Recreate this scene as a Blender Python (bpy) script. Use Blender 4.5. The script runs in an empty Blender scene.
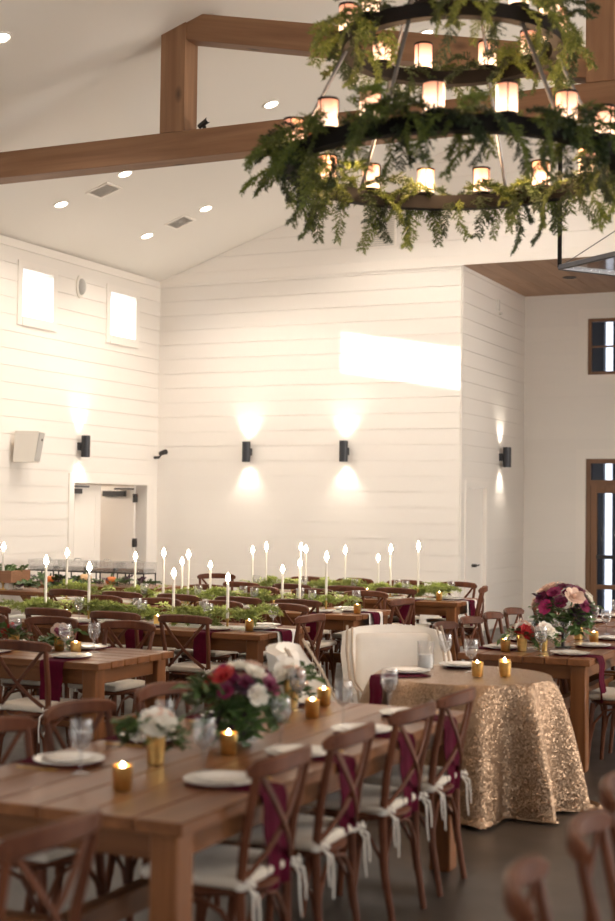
import bpy, bmesh, math, random
from mathutils import Vector, Matrix
random.seed(7)
PI = math.pi
sc = bpy.context.scene
C = sc.collection

# ---------------------------------------------------------------- camera
F_PX, EYE, YAW, ROLL, HZ = 1400.0, 1.75, math.radians(25), math.atan(.0127), 508.0
PITCH = math.atan((HZ - 460.5) / F_PX)
cd = bpy.data.cameras.new('camera'); cam = bpy.data.objects.new('camera', cd); C.objects.link(cam)
cd.sensor_fit = 'HORIZONTAL'; cd.sensor_width = 24.0; cd.lens = 24.0 * F_PX / 615.0
cd.clip_end = 200
fw0 = Vector((-math.sin(YAW), math.cos(YAW), 0)); rt0 = Vector((math.cos(YAW), math.sin(YAW), 0))
fw = fw0 * math.cos(PITCH) + Vector((0, 0, 1)) * math.sin(PITCH)
up0 = -fw0 * math.sin(PITCH) + Vector((0, 0, 1)) * math.cos(PITCH)
rt = rt0 * math.cos(ROLL) + up0 * math.sin(ROLL); up = up0 * math.cos(ROLL) - rt0 * math.sin(ROLL)
M = Matrix((rt, up, -fw)).transposed().to_4x4(); M.translation = (0, 0, EYE)
cam.matrix_world = M
cd.dof.use_dof = True; cd.dof.focus_distance = 12.5; cd.dof.aperture_fstop = 1.8
sc.camera = cam

# ---------------------------------------------------------------- view, world, sun, big lights
sc.view_settings.view_transform = 'Standard'; sc.view_settings.look = 'None'
sc.view_settings.gamma = 1.0; sc.view_settings.use_curve_mapping = False
sc.view_settings.exposure = 0.72
sc.cycles.max_bounces = 9; sc.cycles.diffuse_bounces = 5; sc.cycles.glossy_bounces = 3
sc.cycles.transparent_max_bounces = 12; sc.cycles.caustics_reflective = False; sc.cycles.caustics_refractive = False
sc.cycles.sample_clamp_indirect = 6.0
w = bpy.data.worlds.new('sky'); sc.world = w; w.use_nodes = True
bgn = w.node_tree.nodes['Background']; bgn.inputs[0].default_value = (.93, .96, 1.0, 1); bgn.inputs[1].default_value = 2.2

def light(name, kind, loc, energy, color, direction=None, parent=None, **kw):
    ld = bpy.data.lights.new(name, kind); ld.energy = energy; ld.color = color
    for k, v in kw.items(): setattr(ld, k, v)
    o = bpy.data.objects.new(name, ld); C.objects.link(o); o.location = loc
    if direction is not None: o.rotation_euler = Vector(direction).to_track_quat('-Z', 'Y').to_euler()
    if parent: o.parent = parent
    return o
SUN_DIR = (4.2, 1.0, -.70)
light('sun', 'SUN', (-20, 10, 12), 14.0, (1, .93, .82), SUN_DIR, angle=math.radians(.6))
# added fill lamps at the unseen window openings behind and right of the camera
for i, y in enumerate((1.0, 6.0, 11.0, 16.0)):
    light('window_daylight', 'AREA', (5.7, y, 2.6), (4, 24, 190, 250)[i], (1, .90, .79), (-1, 0, .12), shape='RECTANGLE', size=2.4, size_y=3.4)
for i, x in enumerate((-9.0, -4.0, 1.0)):
    light('window_daylight', 'AREA', (x, -5.8, 2.6), 5, (1, .93, .85), (0, 1, .1), shape='RECTANGLE', size=2.4, size_y=3.4)

# ---------------------------------------------------------------- materials
MATS = {}
def nodes(name):
    m = bpy.data.materials.new(name); m.use_nodes = True; MATS[name] = m
    nt = m.node_tree; return m, nt, nt.nodes['Principled BSDF']
def N(nt, t, **kw):
    n = nt.nodes.new(t)
    for k, v in kw.items():
        if k in n.inputs: n.inputs[k].default_value = v
        else: setattr(n, k, v)
    return n
def plain(name, col, rough=.5, metal=0.0, noise=0.0, scale=8.0, bump=0.0, bscale=60.0, vary=0.0, coat=0.0, sheen=0.0, spec=.5):
    m, nt, b = nodes(name)
    b.inputs['Base Color'].default_value = (*col, 1); b.inputs['Roughness'].default_value = rough
    b.inputs['Metallic'].default_value = metal; b.inputs['Coat Weight'].default_value = coat
    b.inputs['Sheen Weight'].default_value = sheen; b.inputs['Specular IOR Level'].default_value = spec
    tc = N(nt, 'ShaderNodeTexCoord')
    if noise or vary:
        hsv = N(nt, 'ShaderNodeHueSaturation'); hsv.inputs['Color'].default_value = (*col, 1)
        val = None
        if noise:
            nz = N(nt, 'ShaderNodeTexNoise', Scale=scale, Detail=4.0); nt.links.new(tc.outputs['Object'], nz.inputs['Vector'])
            mr = N(nt, 'ShaderNodeMapRange'); mr.inputs[1].default_value = .3; mr.inputs[2].default_value = .7
            mr.inputs[3].default_value = 1 - noise; mr.inputs[4].default_value = 1 + noise
            nt.links.new(nz.outputs['Fac'], mr.inputs[0]); val = mr.outputs[0]
        if vary:
            oi = N(nt, 'ShaderNodeObjectInfo')
            mr2 = N(nt, 'ShaderNodeMapRange'); mr2.inputs[3].default_value = 1 - vary; mr2.inputs[4].default_value = 1 + vary
            nt.links.new(oi.outputs['Random'], mr2.inputs[0])
            if val is None: val = mr2.outputs[0]
            else:
                mu = N(nt, 'ShaderNodeMath', operation='MULTIPLY'); nt.links.new(val, mu.inputs[0]); nt.links.new(mr2.outputs[0], mu.inputs[1]); val = mu.outputs[0]
        nt.links.new(val, hsv.inputs['Value']); nt.links.new(hsv.outputs[0], b.inputs['Base Color'])
    if bump:
        nb = N(nt, 'ShaderNodeTexNoise', Scale=bscale, Detail=3.0); nt.links.new(tc.outputs['Object'], nb.inputs['Vector'])
        bp = N(nt, 'ShaderNodeBump', Strength=bump, Distance=.01); nt.links.new(nb.outputs['Fac'], bp.inputs['Height'])
        nt.links.new(bp.outputs[0], b.inputs['Normal'])
    return m
def wood(name, dark, lite, rough=.45, along=0, fine=14.0, vary=.12, coat=0.0, knots=0.0, spec=.5):
    m, nt, b = nodes(name)
    tc = N(nt, 'ShaderNodeTexCoord'); mp = N(nt, 'ShaderNodeMapping')
    s = [fine] * 3; s[along] = fine * .07; mp.inputs['Scale'].default_value = s
    oi = N(nt, 'ShaderNodeObjectInfo'); nt.links.new(tc.outputs['Object'], mp.inputs['Vector'])
    cmb = N(nt, 'ShaderNodeCombineXYZ'); mu = N(nt, 'ShaderNodeMath', operation='MULTIPLY'); mu.inputs[1].default_value = 31.0
    nt.links.new(oi.outputs['Random'], mu.inputs[0])
    for i in range(3): nt.links.new(mu.outputs[0], cmb.inputs[i])
    nt.links.new(cmb.outputs[0], mp.inputs['Location'])
    nz = N(nt, 'ShaderNodeTexNoise', Scale=1.0, Detail=6.0, Roughness=.6, Distortion=.6); nt.links.new(mp.outputs[0], nz.inputs['Vector'])
    rp = N(nt, 'ShaderNodeValToRGB'); rp.color_ramp.elements[0].position = .3; rp.color_ramp.elements[1].position = .7
    rp.color_ramp.elements[0].color = (*dark, 1); rp.color_ramp.elements[1].color = (*lite, 1)
    nt.links.new(nz.outputs['Fac'], rp.inputs[0])
    hsv = N(nt, 'ShaderNodeHueSaturation'); nt.links.new(rp.outputs[0], hsv.inputs['Color'])
    mr = N(nt, 'ShaderNodeMapRange'); mr.inputs[3].default_value = 1 - vary; mr.inputs[4].default_value = 1 + vary
    nt.links.new(oi.outputs['Random'], mr.inputs[0]); nt.links.new(mr.outputs[0], hsv.inputs['Value'])
    outc = hsv.outputs[0]
    if knots:
        vo = N(nt, 'ShaderNodeTexVoronoi', Scale=1.6); mk = N(nt, 'ShaderNodeMapping'); ks = [1.6] * 3; ks[along] = .8; mk.inputs['Scale'].default_value = ks
        nt.links.new(tc.outputs['Object'], mk.inputs['Vector']); nt.links.new(mk.outputs[0], vo.inputs['Vector'])
        kr = N(nt, 'ShaderNodeMapRange'); kr.inputs[1].default_value = .03; kr.inputs[2].default_value = .13; kr.inputs[3].default_value = 1 - knots; kr.inputs[4].default_value = 1
        nt.links.new(vo.outputs['Distance'], kr.inputs[0])
        mx = N(nt, 'ShaderNodeMixRGB', blend_type='MULTIPLY'); mx.inputs[0].default_value = 1; nt.links.new(outc, mx.inputs[1]); nt.links.new(kr.outputs[0], mx.inputs[2]); outc = mx.outputs[0]
    nt.links.new(outc, b.inputs['Base Color'])
    b.inputs['Roughness'].default_value = rough; b.inputs['Coat Weight'].default_value = coat; b.inputs['Coat Roughness'].default_value = .2; b.inputs['Specular IOR Level'].default_value = spec
    bp = N(nt, 'ShaderNodeBump', Strength=.15, Distance=.004); nt.links.new(nz.outputs['Fac'], bp.inputs['Height']); nt.links.new(bp.outputs[0], b.inputs['Normal'])
    return m
def emit(name, col, strength):
    m, nt, b = nodes(name); b.inputs['Base Color'].default_value = (*col, 1)
    b.inputs['Emission Color'].default_value = (*col, 1); b.inputs['Emission Strength'].default_value = strength
    return m
def glassy(name, tint=(1, 1, 1), refl=.5, body=0.0):
    m = bpy.data.materials.new(name); m.use_nodes = True; MATS[name] = m; nt = m.node_tree
    nt.nodes.remove(nt.nodes['Principled BSDF']); out = nt.nodes['Material Output']
    tr = N(nt, 'ShaderNodeBsdfTransparent'); tr.inputs[0].default_value = (*tint, 1)
    gl = N(nt, 'ShaderNodeBsdfGlossy'); gl.inputs['Roughness'].default_value = .05
    lw = N(nt, 'ShaderNodeLayerWeight', Blend=.35); mu = N(nt, 'ShaderNodeMath', operation='MULTIPLY'); mu.inputs[1].default_value = refl
    nt.links.new(lw.outputs['Facing'], mu.inputs[0]); mx = N(nt, 'ShaderNodeMixShader')
    nt.links.new(mu.outputs[0], mx.inputs[0]); nt.links.new(tr.outputs[0], mx.inputs[1]); nt.links.new(gl.outputs[0], mx.inputs[2])
    res = mx
    if body:
        df = N(nt, 'ShaderNodeBsdfDiffuse'); df.inputs[0].default_value = (.9, .9, .92, 1)
        m2 = N(nt, 'ShaderNodeMixShader'); m2.inputs[0].default_value = body
        nt.links.new(mx.outputs[0], m2.inputs[1]); nt.links.new(df.outputs[0], m2.inputs[2]); res = m2
    nt.links.new(res.outputs[0], out.inputs[0]); return m

plain('white_paint', (.86, .815, .76), .45, vary=.012)
plain('ceiling_paint', (.80, .76, .70), .7)
plain('trim_paint', (.88, .83, .77), .35)
plain('hall_paint', (.62, .55, .48), .6)
wood('soffit_wood', (.30, .17, .10), (.40, .24, .145), .5, 0, 9)
wood('beam_wood', (.19, .090, .040), (.31, .162, .080), .6, 0, 7, .05, knots=.65)
wood('table_wood', (.145, .052, .018), (.27, .110, .042), .33, 0, 12, .14, spec=.25)
wood('chair_wood', (.085, .025, .011), (.155, .054, .026), .42, 2, 14, .12, spec=.2)
wood('frame_wood', (.16, .075, .035), (.25, .125, .06), .4, 2, 10)
wood('crate_wood', (.22, .10, .05), (.34, .17, .09), .6, 0, 10)
plain('linen', (.70, .62, .51), .85, noise=.05, bump=.2, bscale=200, sheen=.2)
plain('upholstery', (.84, .79, .72), .8, noise=.03, bump=.15, bscale=150, sheen=.3)
plain('piping', (.46, .36, .27), .5)
plain('burgundy', (.085, .004, .018), .8, noise=.15, scale=25, spec=.08)
plain('runner_white', (.88, .85, .80), .8, noise=.03)
plain('porcelain', (.90, .87, .82), .15)
plain('wax', (.92, .88, .80), .5)
plain('gold', (.83, .56, .20), .28, 1.0, noise=.1, scale=40)
plain('brass', (.62, .40, .14), .3, 1.0)
plain('black_metal', (.022, .020, .020), .45)
plain('ring_metal', (.011, .009, .008), .6, spec=.15)
plain('grey_metal', (.16, .16, .17), .35, .8)
plain('sconce_metal', (.035, .036, .042), .4, .3)
plain('speaker_shell', (.82, .77, .69), .5)
plain('grille', (.56, .54, .51), .7, bump=.6, bscale=400)
plain('fern', (.115, .145, .022), .6, noise=.3, scale=6, vary=.4)  # yellowish tone of lit fern put into the colour
plain('fern_dark', (.035, .055, .014), .6, noise=.3, scale=6, vary=.4)  # same fern in shade, darkness put into the colour
plain('garland_green', (.36, .41, .11), .55, noise=.25, scale=12, vary=.35)
plain('leaf_green', (.07, .125, .035), .45, noise=.25, scale=20, vary=.35)
plain('petal_white', (.86, .80, .70), .6, vary=.05)
plain('petal_blush', (.84, .60, .48), .6, vary=.08)
plain('petal_burgundy', (.17, .012, .055), .55, vary=.3)
plain('petal_magenta', (.36, .022, .13), .55, vary=.25)
plain('petal_red', (.50, .022, .025), .5, vary=.15)
plain('pumpkin_orange', (.75, .22, .05), .5, noise=.1)
plain('pumpkin_pale', (.78, .50, .28), .5, noise=.1)
plain('ribbon', (.85, .80, .72), .6)
plain('steel', (.6, .6, .6), .2, 1.0)
plain('plum_leaf', (.07, .03, .06), .5, vary=.3)
plain('outside_paint', (.10, .10, .11), .8)
plain('fence_paint', (.80, .80, .82), .6)
emit('flame', (1, .82, .56), 45)
emit('lamp_disc', (1, .90, .76), 9)
emit('votive_glow', (1, .52, .20), 2.2)
emit('sconce_bulb', (1, .88, .72), 14)
glassy('glass', (.97, .97, .97), .55, .06)
glassy('pane', (.96, .97, .98), .30)
glassy('pane_tinted', (.62, .64, .68), .5)

# amber lantern shade: candle glow painted in as emission, brightest near the bottom
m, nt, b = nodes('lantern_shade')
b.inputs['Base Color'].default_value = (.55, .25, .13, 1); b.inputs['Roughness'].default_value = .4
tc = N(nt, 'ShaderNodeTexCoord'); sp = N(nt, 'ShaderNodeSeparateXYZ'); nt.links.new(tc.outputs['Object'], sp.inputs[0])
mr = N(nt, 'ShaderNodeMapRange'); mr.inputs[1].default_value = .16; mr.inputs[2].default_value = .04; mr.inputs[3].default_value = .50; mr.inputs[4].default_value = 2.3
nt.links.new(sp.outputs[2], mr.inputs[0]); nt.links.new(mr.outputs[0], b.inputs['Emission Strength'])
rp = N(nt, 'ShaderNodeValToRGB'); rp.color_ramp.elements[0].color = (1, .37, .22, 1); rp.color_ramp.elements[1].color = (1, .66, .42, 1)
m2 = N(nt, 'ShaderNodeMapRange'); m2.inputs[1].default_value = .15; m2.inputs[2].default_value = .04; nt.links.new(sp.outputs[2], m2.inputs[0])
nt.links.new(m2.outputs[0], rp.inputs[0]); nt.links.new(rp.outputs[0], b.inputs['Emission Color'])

# polished concrete floor
m, nt, b = nodes('concrete')
tc = N(nt, 'ShaderNodeTexCoord'); n1 = N(nt, 'ShaderNodeTexNoise', Scale=.9, Detail=7.0, Roughness=.62); nt.links.new(tc.outputs['Object'], n1.inputs['Vector'])
rp = N(nt, 'ShaderNodeValToRGB'); rp.color_ramp.elements[0].position = .3; rp.color_ramp.elements[1].position = .72
rp.color_ramp.elements[0].color = (.036, .029, .024, 1); rp.color_ramp.elements[1].color = (.078, .063, .052, 1)
nt.links.new(n1.outputs['Fac'], rp.inputs[0]); nt.links.new(rp.outputs[0], b.inputs['Base Color'])
n2 = N(nt, 'ShaderNodeTexNoise', Scale=2.5, Detail=4.0); nt.links.new(tc.outputs['Object'], n2.inputs['Vector'])
mr = N(nt, 'ShaderNodeMapRange'); mr.inputs[3].default_value = .25; mr.inputs[4].default_value = .5
nt.links.new(n2.outputs['Fac'], mr.inputs[0]); nt.links.new(mr.outputs[0], b.inputs['Roughness'])

# gold sequin cloth: every sequin cell tilts its own way
m, nt, b = nodes('sequin')
tc = N(nt, 'ShaderNodeTexCoord'); vo = N(nt, 'ShaderNodeTexVoronoi', Scale=230.0); nt.links.new(tc.outputs['Object'], vo.inputs['Vector'])
sb = N(nt, 'ShaderNodeVectorMath', operation='SUBTRACT'); sb.inputs[1].default_value = (.5, .5, .5); nt.links.new(vo.outputs['Color'], sb.inputs[0])
sl = N(nt, 'ShaderNodeVectorMath', operation='SCALE'); sl.inputs['Scale'].default_value = 1.1; nt.links.new(sb.outputs[0], sl.inputs[0])
ge = N(nt, 'ShaderNodeNewGeometry'); ad = N(nt, 'ShaderNodeVectorMath', operation='ADD'); nt.links.new(ge.outputs['Normal'], ad.inputs[0]); nt.links.new(sl.outputs[0], ad.inputs[1])
nm = N(nt, 'ShaderNodeVectorMath', operation='NORMALIZE'); nt.links.new(ad.outputs[0], nm.inputs[0]); nt.links.new(nm.outputs[0], b.inputs['Normal'])
b.inputs['Base Color'].default_value = (.36, .24, .155, 1); b.inputs['Metallic'].default_value = .92; b.inputs['Roughness'].default_value = .3

# ---------------------------------------------------------------- mesh helpers
class MB:
    def __init__(s): s.v = []; s.f = []
    def add(s, vs, fs):
        k = len(s.v); s.v += [tuple(p) for p in vs]; s.f += [tuple(i + k for i in f) for f in fs]; return s
    def box(s, lo, hi):
        x0, y0, z0 = lo; x1, y1, z1 = hi
        return s.add([(x0, y0, z0), (x1, y0, z0), (x1, y1, z0), (x0, y1, z0), (x0, y0, z1), (x1, y0, z1), (x1, y1, z1), (x0, y1, z1)],
                     [(0, 3, 2, 1), (4, 5, 6, 7), (0, 1, 5, 4), (1, 2, 6, 5), (2, 3, 7, 6), (3, 0, 4, 7)])
    def prism(s, poly, z0, z1, axis='z'):
        n = len(poly); vs = [(p[0], p[1], z0) for p in poly] + [(p[0], p[1], z1) for p in poly]
        if axis == 'y': vs = [(a, c, b_) for a, b_, c in vs]
        fs = [tuple(range(n))[::-1], tuple(range(n, 2 * n))] + [(i, (i + 1) % n, n + (i + 1) % n, n + i) for i in range(n)]
        return s.add(vs, fs)
    def tube(s, pts, r, n=8, flat=None, upv=None):
        """round or (flat=(w,t)) rectangular sweep along pts; r scalar or list"""
        P = [Vector(p) for p in pts]; m_ = len(P); rs = r if isinstance(r, (list, tuple)) else [r] * m_
        vs = []; ref = Vector(upv) if upv else None
        for i, p in enumerate(P):
            t = (P[min(i + 1, m_ - 1)] - P[max(i - 1, 0)]).normalized()
            if ref is None: ref = Vector((0, 0, 1)) if abs(t.z) < .9 else Vector((1, 0, 0))
            a = (ref - t * ref.dot(t)).normalized(); b_ = t.cross(a)
            if not upv: ref = a
            if flat:
                wd, th = flat; k = rs[i]; q = .3
                for (ca, cb) in ((wd / 2, th / 2 * q), (wd / 2 * (1 - .25), th / 2), (-wd / 2 * (1 - .25), th / 2), (-wd / 2, th / 2 * q), (-wd / 2, -th / 2 * q), (-wd / 2 * .75, -th / 2), (wd / 2 * .75, -th / 2), (wd / 2, -th / 2 * q)):
                    vs.append(p + a * ca * k + b_ * cb * k)
            else:
                for j in range(n): an = 2 * PI * j / n; vs.append(p + (a * math.cos(an) + b_ * math.sin(an)) * rs[i])
        nn = 8 if flat else n
        fs = [(i * nn + j, i * nn + (j + 1) % nn, (i + 1) * nn + (j + 1) % nn, (i + 1) * nn + j) for i in range(m_ - 1) for j in range(nn)]
        fs += [tuple(range(nn))[::-1], tuple(range((m_ - 1) * nn, m_ * nn))]
        return s.add(vs, fs)
    def lathe(s, prof, n=20, c=(0, 0, 0), cap=True):
        vs = []; m_ = len(prof)
        for r, z in prof:
            for j in range(n): a = 2 * PI * j / n; vs.append((c[0] + r * math.cos(a), c[1] + r * math.sin(a), c[2] + z))
        fs = [(i * n + j, i * n + (j + 1) % n, (i + 1) * n + (j + 1) % n, (i + 1) * n + j) for i in range(m_ - 1) for j in range(n)]
        if cap: fs += [tuple(range(n))[::-1], tuple(range((m_ - 1) * n, m_ * n))]
        return s.add(vs, fs)
    def slab(s, G, th):
        """closed slab from a grid of points, thickness th along the grid normals"""
        nr, nc = len(G), len(G[0]); G = [[Vector(p) for p in row] for row in G]
        A, B = [], []
        for i in range(nr):
            for j in range(nc):
                du = G[i][min(j + 1, nc - 1)] - G[i][max(j - 1, 0)]; dv = G[min(i + 1, nr - 1)][j] - G[max(i - 1, 0)][j]
                nn = du.cross(dv); nn = nn.normalized() if nn.length > 1e-9 else Vector((0, 0, 1))
                A.append(G[i][j] + nn * th / 2); B.append(G[i][j] - nn * th / 2)
        k = nr * nc; fs = []
        for i in range(nr - 1):
            for j in range(nc - 1):
                a, b_, c, d = i * nc + j, i * nc + j + 1, (i + 1) * nc + j + 1, (i + 1) * nc + j
                fs.append((a, b_, c, d)); fs.append((k + d, k + c, k + b_, k + a))
        rim = [(0, j) for j in range(nc)] + [(i, nc - 1) for i in range(1, nr)] + [(nr - 1, j) for j in range(nc - 2, -1, -1)] + [(i, 0) for i in range(nr - 2, 0, -1)]
        ids = [i * nc + j for i, j in rim]
        for a, b_ in zip(ids, ids[1:] + ids[:1]): fs.append((b_, a, k + a, k + b_))
        return s.add(A + B, fs)
    def mesh(s, name, mat, smooth=True):
        me = bpy.data.meshes.new(name); me.from_pydata(s.v, [], s.f)
        me.materials.append(MATS[mat]); me.update()
        bm = bmesh.new(); bm.from_mesh(me); bmesh.ops.recalc_face_normals(bm, faces=bm.faces)
        if smooth:
            for f in bm.faces: f.smooth = True
            for e in bm.edges:
                if len(e.link_faces) == 2 and e.calc_face_angle(0) > .7: e.smooth = False
        bm.to_mesh(me); bm.free(); return me
def link(name, me, parent=None, loc=(0, 0, 0), rotz=0.0, rot=None):
    o = bpy.data.objects.new(name, me); C.objects.link(o); o.location = loc
    o.rotation_euler = rot if rot else (0, 0, rotz)
    if parent: o.parent = parent
    return o
def part(name, mb, mat, parent=None, loc=(0, 0, 0), rotz=0.0, smooth=True, rot=None):
    return link(name, mb.mesh(name, mat, smooth), parent, loc, rotz, rot)
def tag(o, label, cat, group=None, kind=None):
    o['label'] = label; o['category'] = cat
    if group: o['group'] = group
    if kind: o['kind'] = kind
    return o
def thing(name, label, cat, loc=(0, 0, 0), rotz=0.0, group=None):
    o = bpy.data.objects.new(name, None); C.objects.link(o); o.location = loc; o.rotation_euler = (0, 0, rotz)
    o.empty_display_size = .1
    return tag(o, label, cat, group)
KIDS = {}
def kids(o):
    if o.name not in KIDS: KIDS[o.name] = list(o.children)
    return KIDS[o.name]
def dup(root, loc, rotz=0.0, label=None, group=None, scale=None):
    r = root.copy(); C.objects.link(r); r.location = loc; r.rotation_euler = (0, 0, rotz)
    if scale: r.scale = scale if isinstance(scale, tuple) else (scale,) * 3
    if label: r['label'] = label
    if group: r['group'] = group
    for ch in kids(root):
        c = ch.copy(); C.objects.link(c); c.parent = r
        for g in kids(ch):
            d = g.copy(); C.objects.link(d); d.parent = c
    return r
class Proto:
    """builds a kind once; the first placing uses the model itself, later ones copies of it"""
    def __init__(s, make): s.make = make; s.o = None
    def put(s, loc, rotz, label, group, scale=None):
        if s.o is None:
            s.o = s.make(); kids(s.o)
            for ch in s.o.children: kids(ch)
            o = s.o; o.location = loc; o.rotation_euler = (0, 0, rotz); o['label'] = label; o['group'] = group
            if scale: o.scale = scale if isinstance(scale, tuple) else (scale,) * 3
            return o
        return dup(s.o, loc, rotz, label, group, scale or (1, 1, 1))
UB = {}
def piece(name, lo, hi, mat, parent=None):
    """a flat-sided piece: shared unit box, scaled to size"""
    if mat not in UB: UB[mat] = MB().box((0, 0, 0), (1, 1, 1)).mesh('box', mat, False)
    o = bpy.data.objects.new(name, UB[mat]); C.objects.link(o); o.location = lo
    o.scale = [h - l for l, h in zip(lo, hi)]
    if parent: o.parent = parent
    return o
BB = {}
def bevbox(sx, sy, sz, mat, bev=.006, seg=2):
    """box with its base centre at the origin, bevelled"""
    k = (round(sx, 4), round(sy, 4), round(sz, 4), mat, bev, seg)
    if k not in BB:
        bm = bmesh.new(); bmesh.ops.create_cube(bm, size=1.0)
        for v in bm.verts: v.co = Vector((v.co.x * sx, v.co.y * sy, (v.co.z + .5) * sz))
        bmesh.ops.bevel(bm, geom=list(bm.edges), offset=bev, segments=seg, affect='EDGES', profile=.5)
        for f in bm.faces: f.smooth = True
        for e in bm.edges:
            if e.calc_face_angle(0) > .7: e.smooth = False
        me = bpy.data.meshes.new('box'); bm.to_mesh(me); bm.free(); me.materials.append(MATS[mat]); BB[k] = me
    return BB[k]
def ordn(i): return ['first', 'second', 'third', 'fourth', 'fifth', 'sixth', 'seventh', 'eighth', 'ninth', 'tenth'][i]

# ---------------------------------------------------------------- room shell
XL, XR, YB, YA, XC, ZE, YR = -11.17, 5.85, 18.5, 21.6, -6.29, 5.20, -6.0
XRIDGE, SL = -2.7, .345
ZR = ZE + SL * (XRIDGE - XL)
def ceil_z(x): return ZE + SL * (x - XL) if x < XRIDGE else ZR - SL * (x - XRIDGE)

fl = part('floor', MB().box((XL - 3.4, YR - .2, -.2), (XR + .2, YA + 3.2, 0)), 'concrete', smooth=False)
tag(fl, 'dark polished concrete floor of the hall', 'floor', kind='structure')
ce = part('ceiling', MB().prism([(XL - .3, ceil_z(XL) - .3 * SL), (XRIDGE, ZR), (XR + .3, ceil_z(XR) - .3 * SL), (XR + .3, ceil_z(XR) + .35), (XRIDGE, ZR + .45), (XL - .3, ZE + .35)], YR - .2, YB + .25, 'y'), 'ceiling_paint', smooth=False)
tag(ce, 'white vaulted drywall ceiling sloping up to the ridge', 'ceiling', kind='structure')

def rects(u0, u1, z0, z1, holes):
    """the rectangle minus the holes, as few boxes"""
    zs = sorted({z0, z1, *[h[2] for h in holes], *[h[3] for h in holes]}); out = []
    for a, b_ in zip(zs, zs[1:]):
        if b_ <= z0 or a >= z1: continue
        a, b_ = max(a, z0), min(b_, z1); u = u0
        for h in sorted(holes):
            if h[2] < b_ - 1e-6 and h[3] > a + 1e-6 and h[1] > u0 and h[0] < u1:
                if h[0] > u + 1e-6: out.append((u, h[0], a, b_))
                u = max(u, h[1])
        if u < u1 - 1e-6: out.append((u, u1, a, b_))
    return out
BOARD = .222
def wall(name, label, axis, pos, sgn, u0, u1, z0, z1, holes, top=None, thick=.2, boards=True, zb=0.0, mat='white_paint'):
    """axis 'x': wall in plane x=pos, u=y. sgn: side on which the boards face the room"""
    mb = MB()
    lo, hi = (pos - sgn * thick, pos) if sgn > 0 else (pos, pos - sgn * thick)
    for a, b_, c, d in rects(u0, u1, z0, z1, holes):
        mb.box((lo, a, c), (hi, b_, d)) if axis == 'x' else mb.box((a, lo, c), (b_, hi, d))
    o = part(name, mb, mat, smooth=False); tag(o, label, 'wall', kind='structure')
    if boards:
        z = zb
        while z < z1 - .02:
            a_, b2 = max(z, z0), min(z + BOARD - .007, z1)
            if b2 > a_ + .01:
                for a, b_, c, d in rects(u0, u1, a_, b2, holes):
                    if top:  # gable board, cut to the slope
                        a = max(a, top(d)); 
                        if a >= b_ - .05: continue
                    l, h = (pos, pos + sgn * .016) if sgn > 0 else (pos - .016, pos)
                    piece('board', (l, a, c) if axis == 'x' else (a, l, c), (h, b_, d) if axis == 'x' else (b_, h, d), mat, o)
            z += BOARD
    return o
# left wall with two clerestory windows in view, more before them, and the double door
DOOR = (16.24, 18.16, 0.0, 2.06)
WINS = [(17.08 - 2.1 * k, 17.76 - 2.1 * k, 4.22, 4.85) for k in range(6)]
wall('wall_left', 'white shiplap wall with clerestory windows and double door', 'x', XL, 1, YR, YB, 0, ZE, [DOOR] + WINS[:6])
BK = wall('wall_back', 'white shiplap end wall with two black sconces', 'y', YB, -1, XL, XC, 0, ZE, [])
wall('wall_alcove_left', 'white receding side wall of the alcove with narrow door', 'x', XC, 1, YB + .016, YA, 0, 5.16, [(18.78, 19.62, 0, 2.07)])
AW, AD = (-5.26, -4.2, 3.88, 4.76), (-5.28, -3.3, 0.0, 2.57)
wall('wall_alcove_back', 'white far wall of the alcove with window and glass door', 'y', YA, -1, XC, -1.0, 0, 5.16, [AW, AD])
wall('wall_alcove_right', 'white side wall closing the alcove on the right', 'x', -1.0, -1, YB, YA, 0, 5.16, [], boards=False)  # out of view; position limits how much right-hand fill reaches the alcove
wall('wall_right', 'white long wall with tall windows on the right', 'x', XR, -1, YR, YB, 0, ZE, [(y - 1.2, y + 1.2, .9, 4.3) for y in (1, 6, 11, 16)], boards=False)
wall('wall_rear', 'white rear wall with tall windows', 'y', YR, 1, XL, XR, 0, ZE, [(x - 1.2, x + 1.2, .9, 4.3) for x in (-9, -4, 1)], boards=False)
piece('wall_back_right', (-.8, YB, 0), (XR, YB + .2, ZE), 'white_paint')
tag(bpy.data.objects['wall_back_right'], 'white end wall right of the alcove', 'wall', kind='structure')
# gables (the front one carries boards), alcove header and soffit
g = part('wall_gable', MB().prism([(XL, ZE), (XR, ZE), (XRIDGE, ZR)], YB, YB + .2, 'y'), 'white_paint', smooth=False)
tag(g, 'white shiplap gable above the end wall and the alcove', 'wall', kind='structure')
z = ZE + .10
while z < ZR - .1:
    d = min(z + BOARD - .007, ZR - .02)
    xa = XL + (d - ZE) / SL + .01; xb = XR - (d - ZE) / SL - .01
    if xb - xa > .2:
        o = part('board', MB().prism([(xa - (d - z) / SL, z), (xb + (d - z) / SL, z), (xb, d), (xa, d)], YB - .016, YB, 'y'), 'white_paint', g, smooth=False)
    z += BOARD
piece('trim_board', (XL + .016, YB - .034, ZE - .05), (XC + .016, YB - .016, ZE + .095), 'trim_paint', g)
piece('trim_board', (XC + .016, YB - .034, ZE - .04), (XR, YB - .016, ZE + .095), 'trim_paint', g)
g2 = part('wall_rear_gable', MB().prism([(XL, ZE), (XR, ZE), (XRIDGE, ZR)], YR - .2, YR, 'y'), 'white_paint', smooth=False)
tag(g2, 'white gable behind the camera', 'wall', kind='structure')
so = part('ceiling_alcove', MB().box((XC, YB + .05, 5.18), (-1.0, YA + .2, 5.3)), 'soffit_wood', smooth=False)
tag(so, 'stained wood plank ceiling of the alcove', 'ceiling', kind='structure')
x = XC
k = 0
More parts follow.
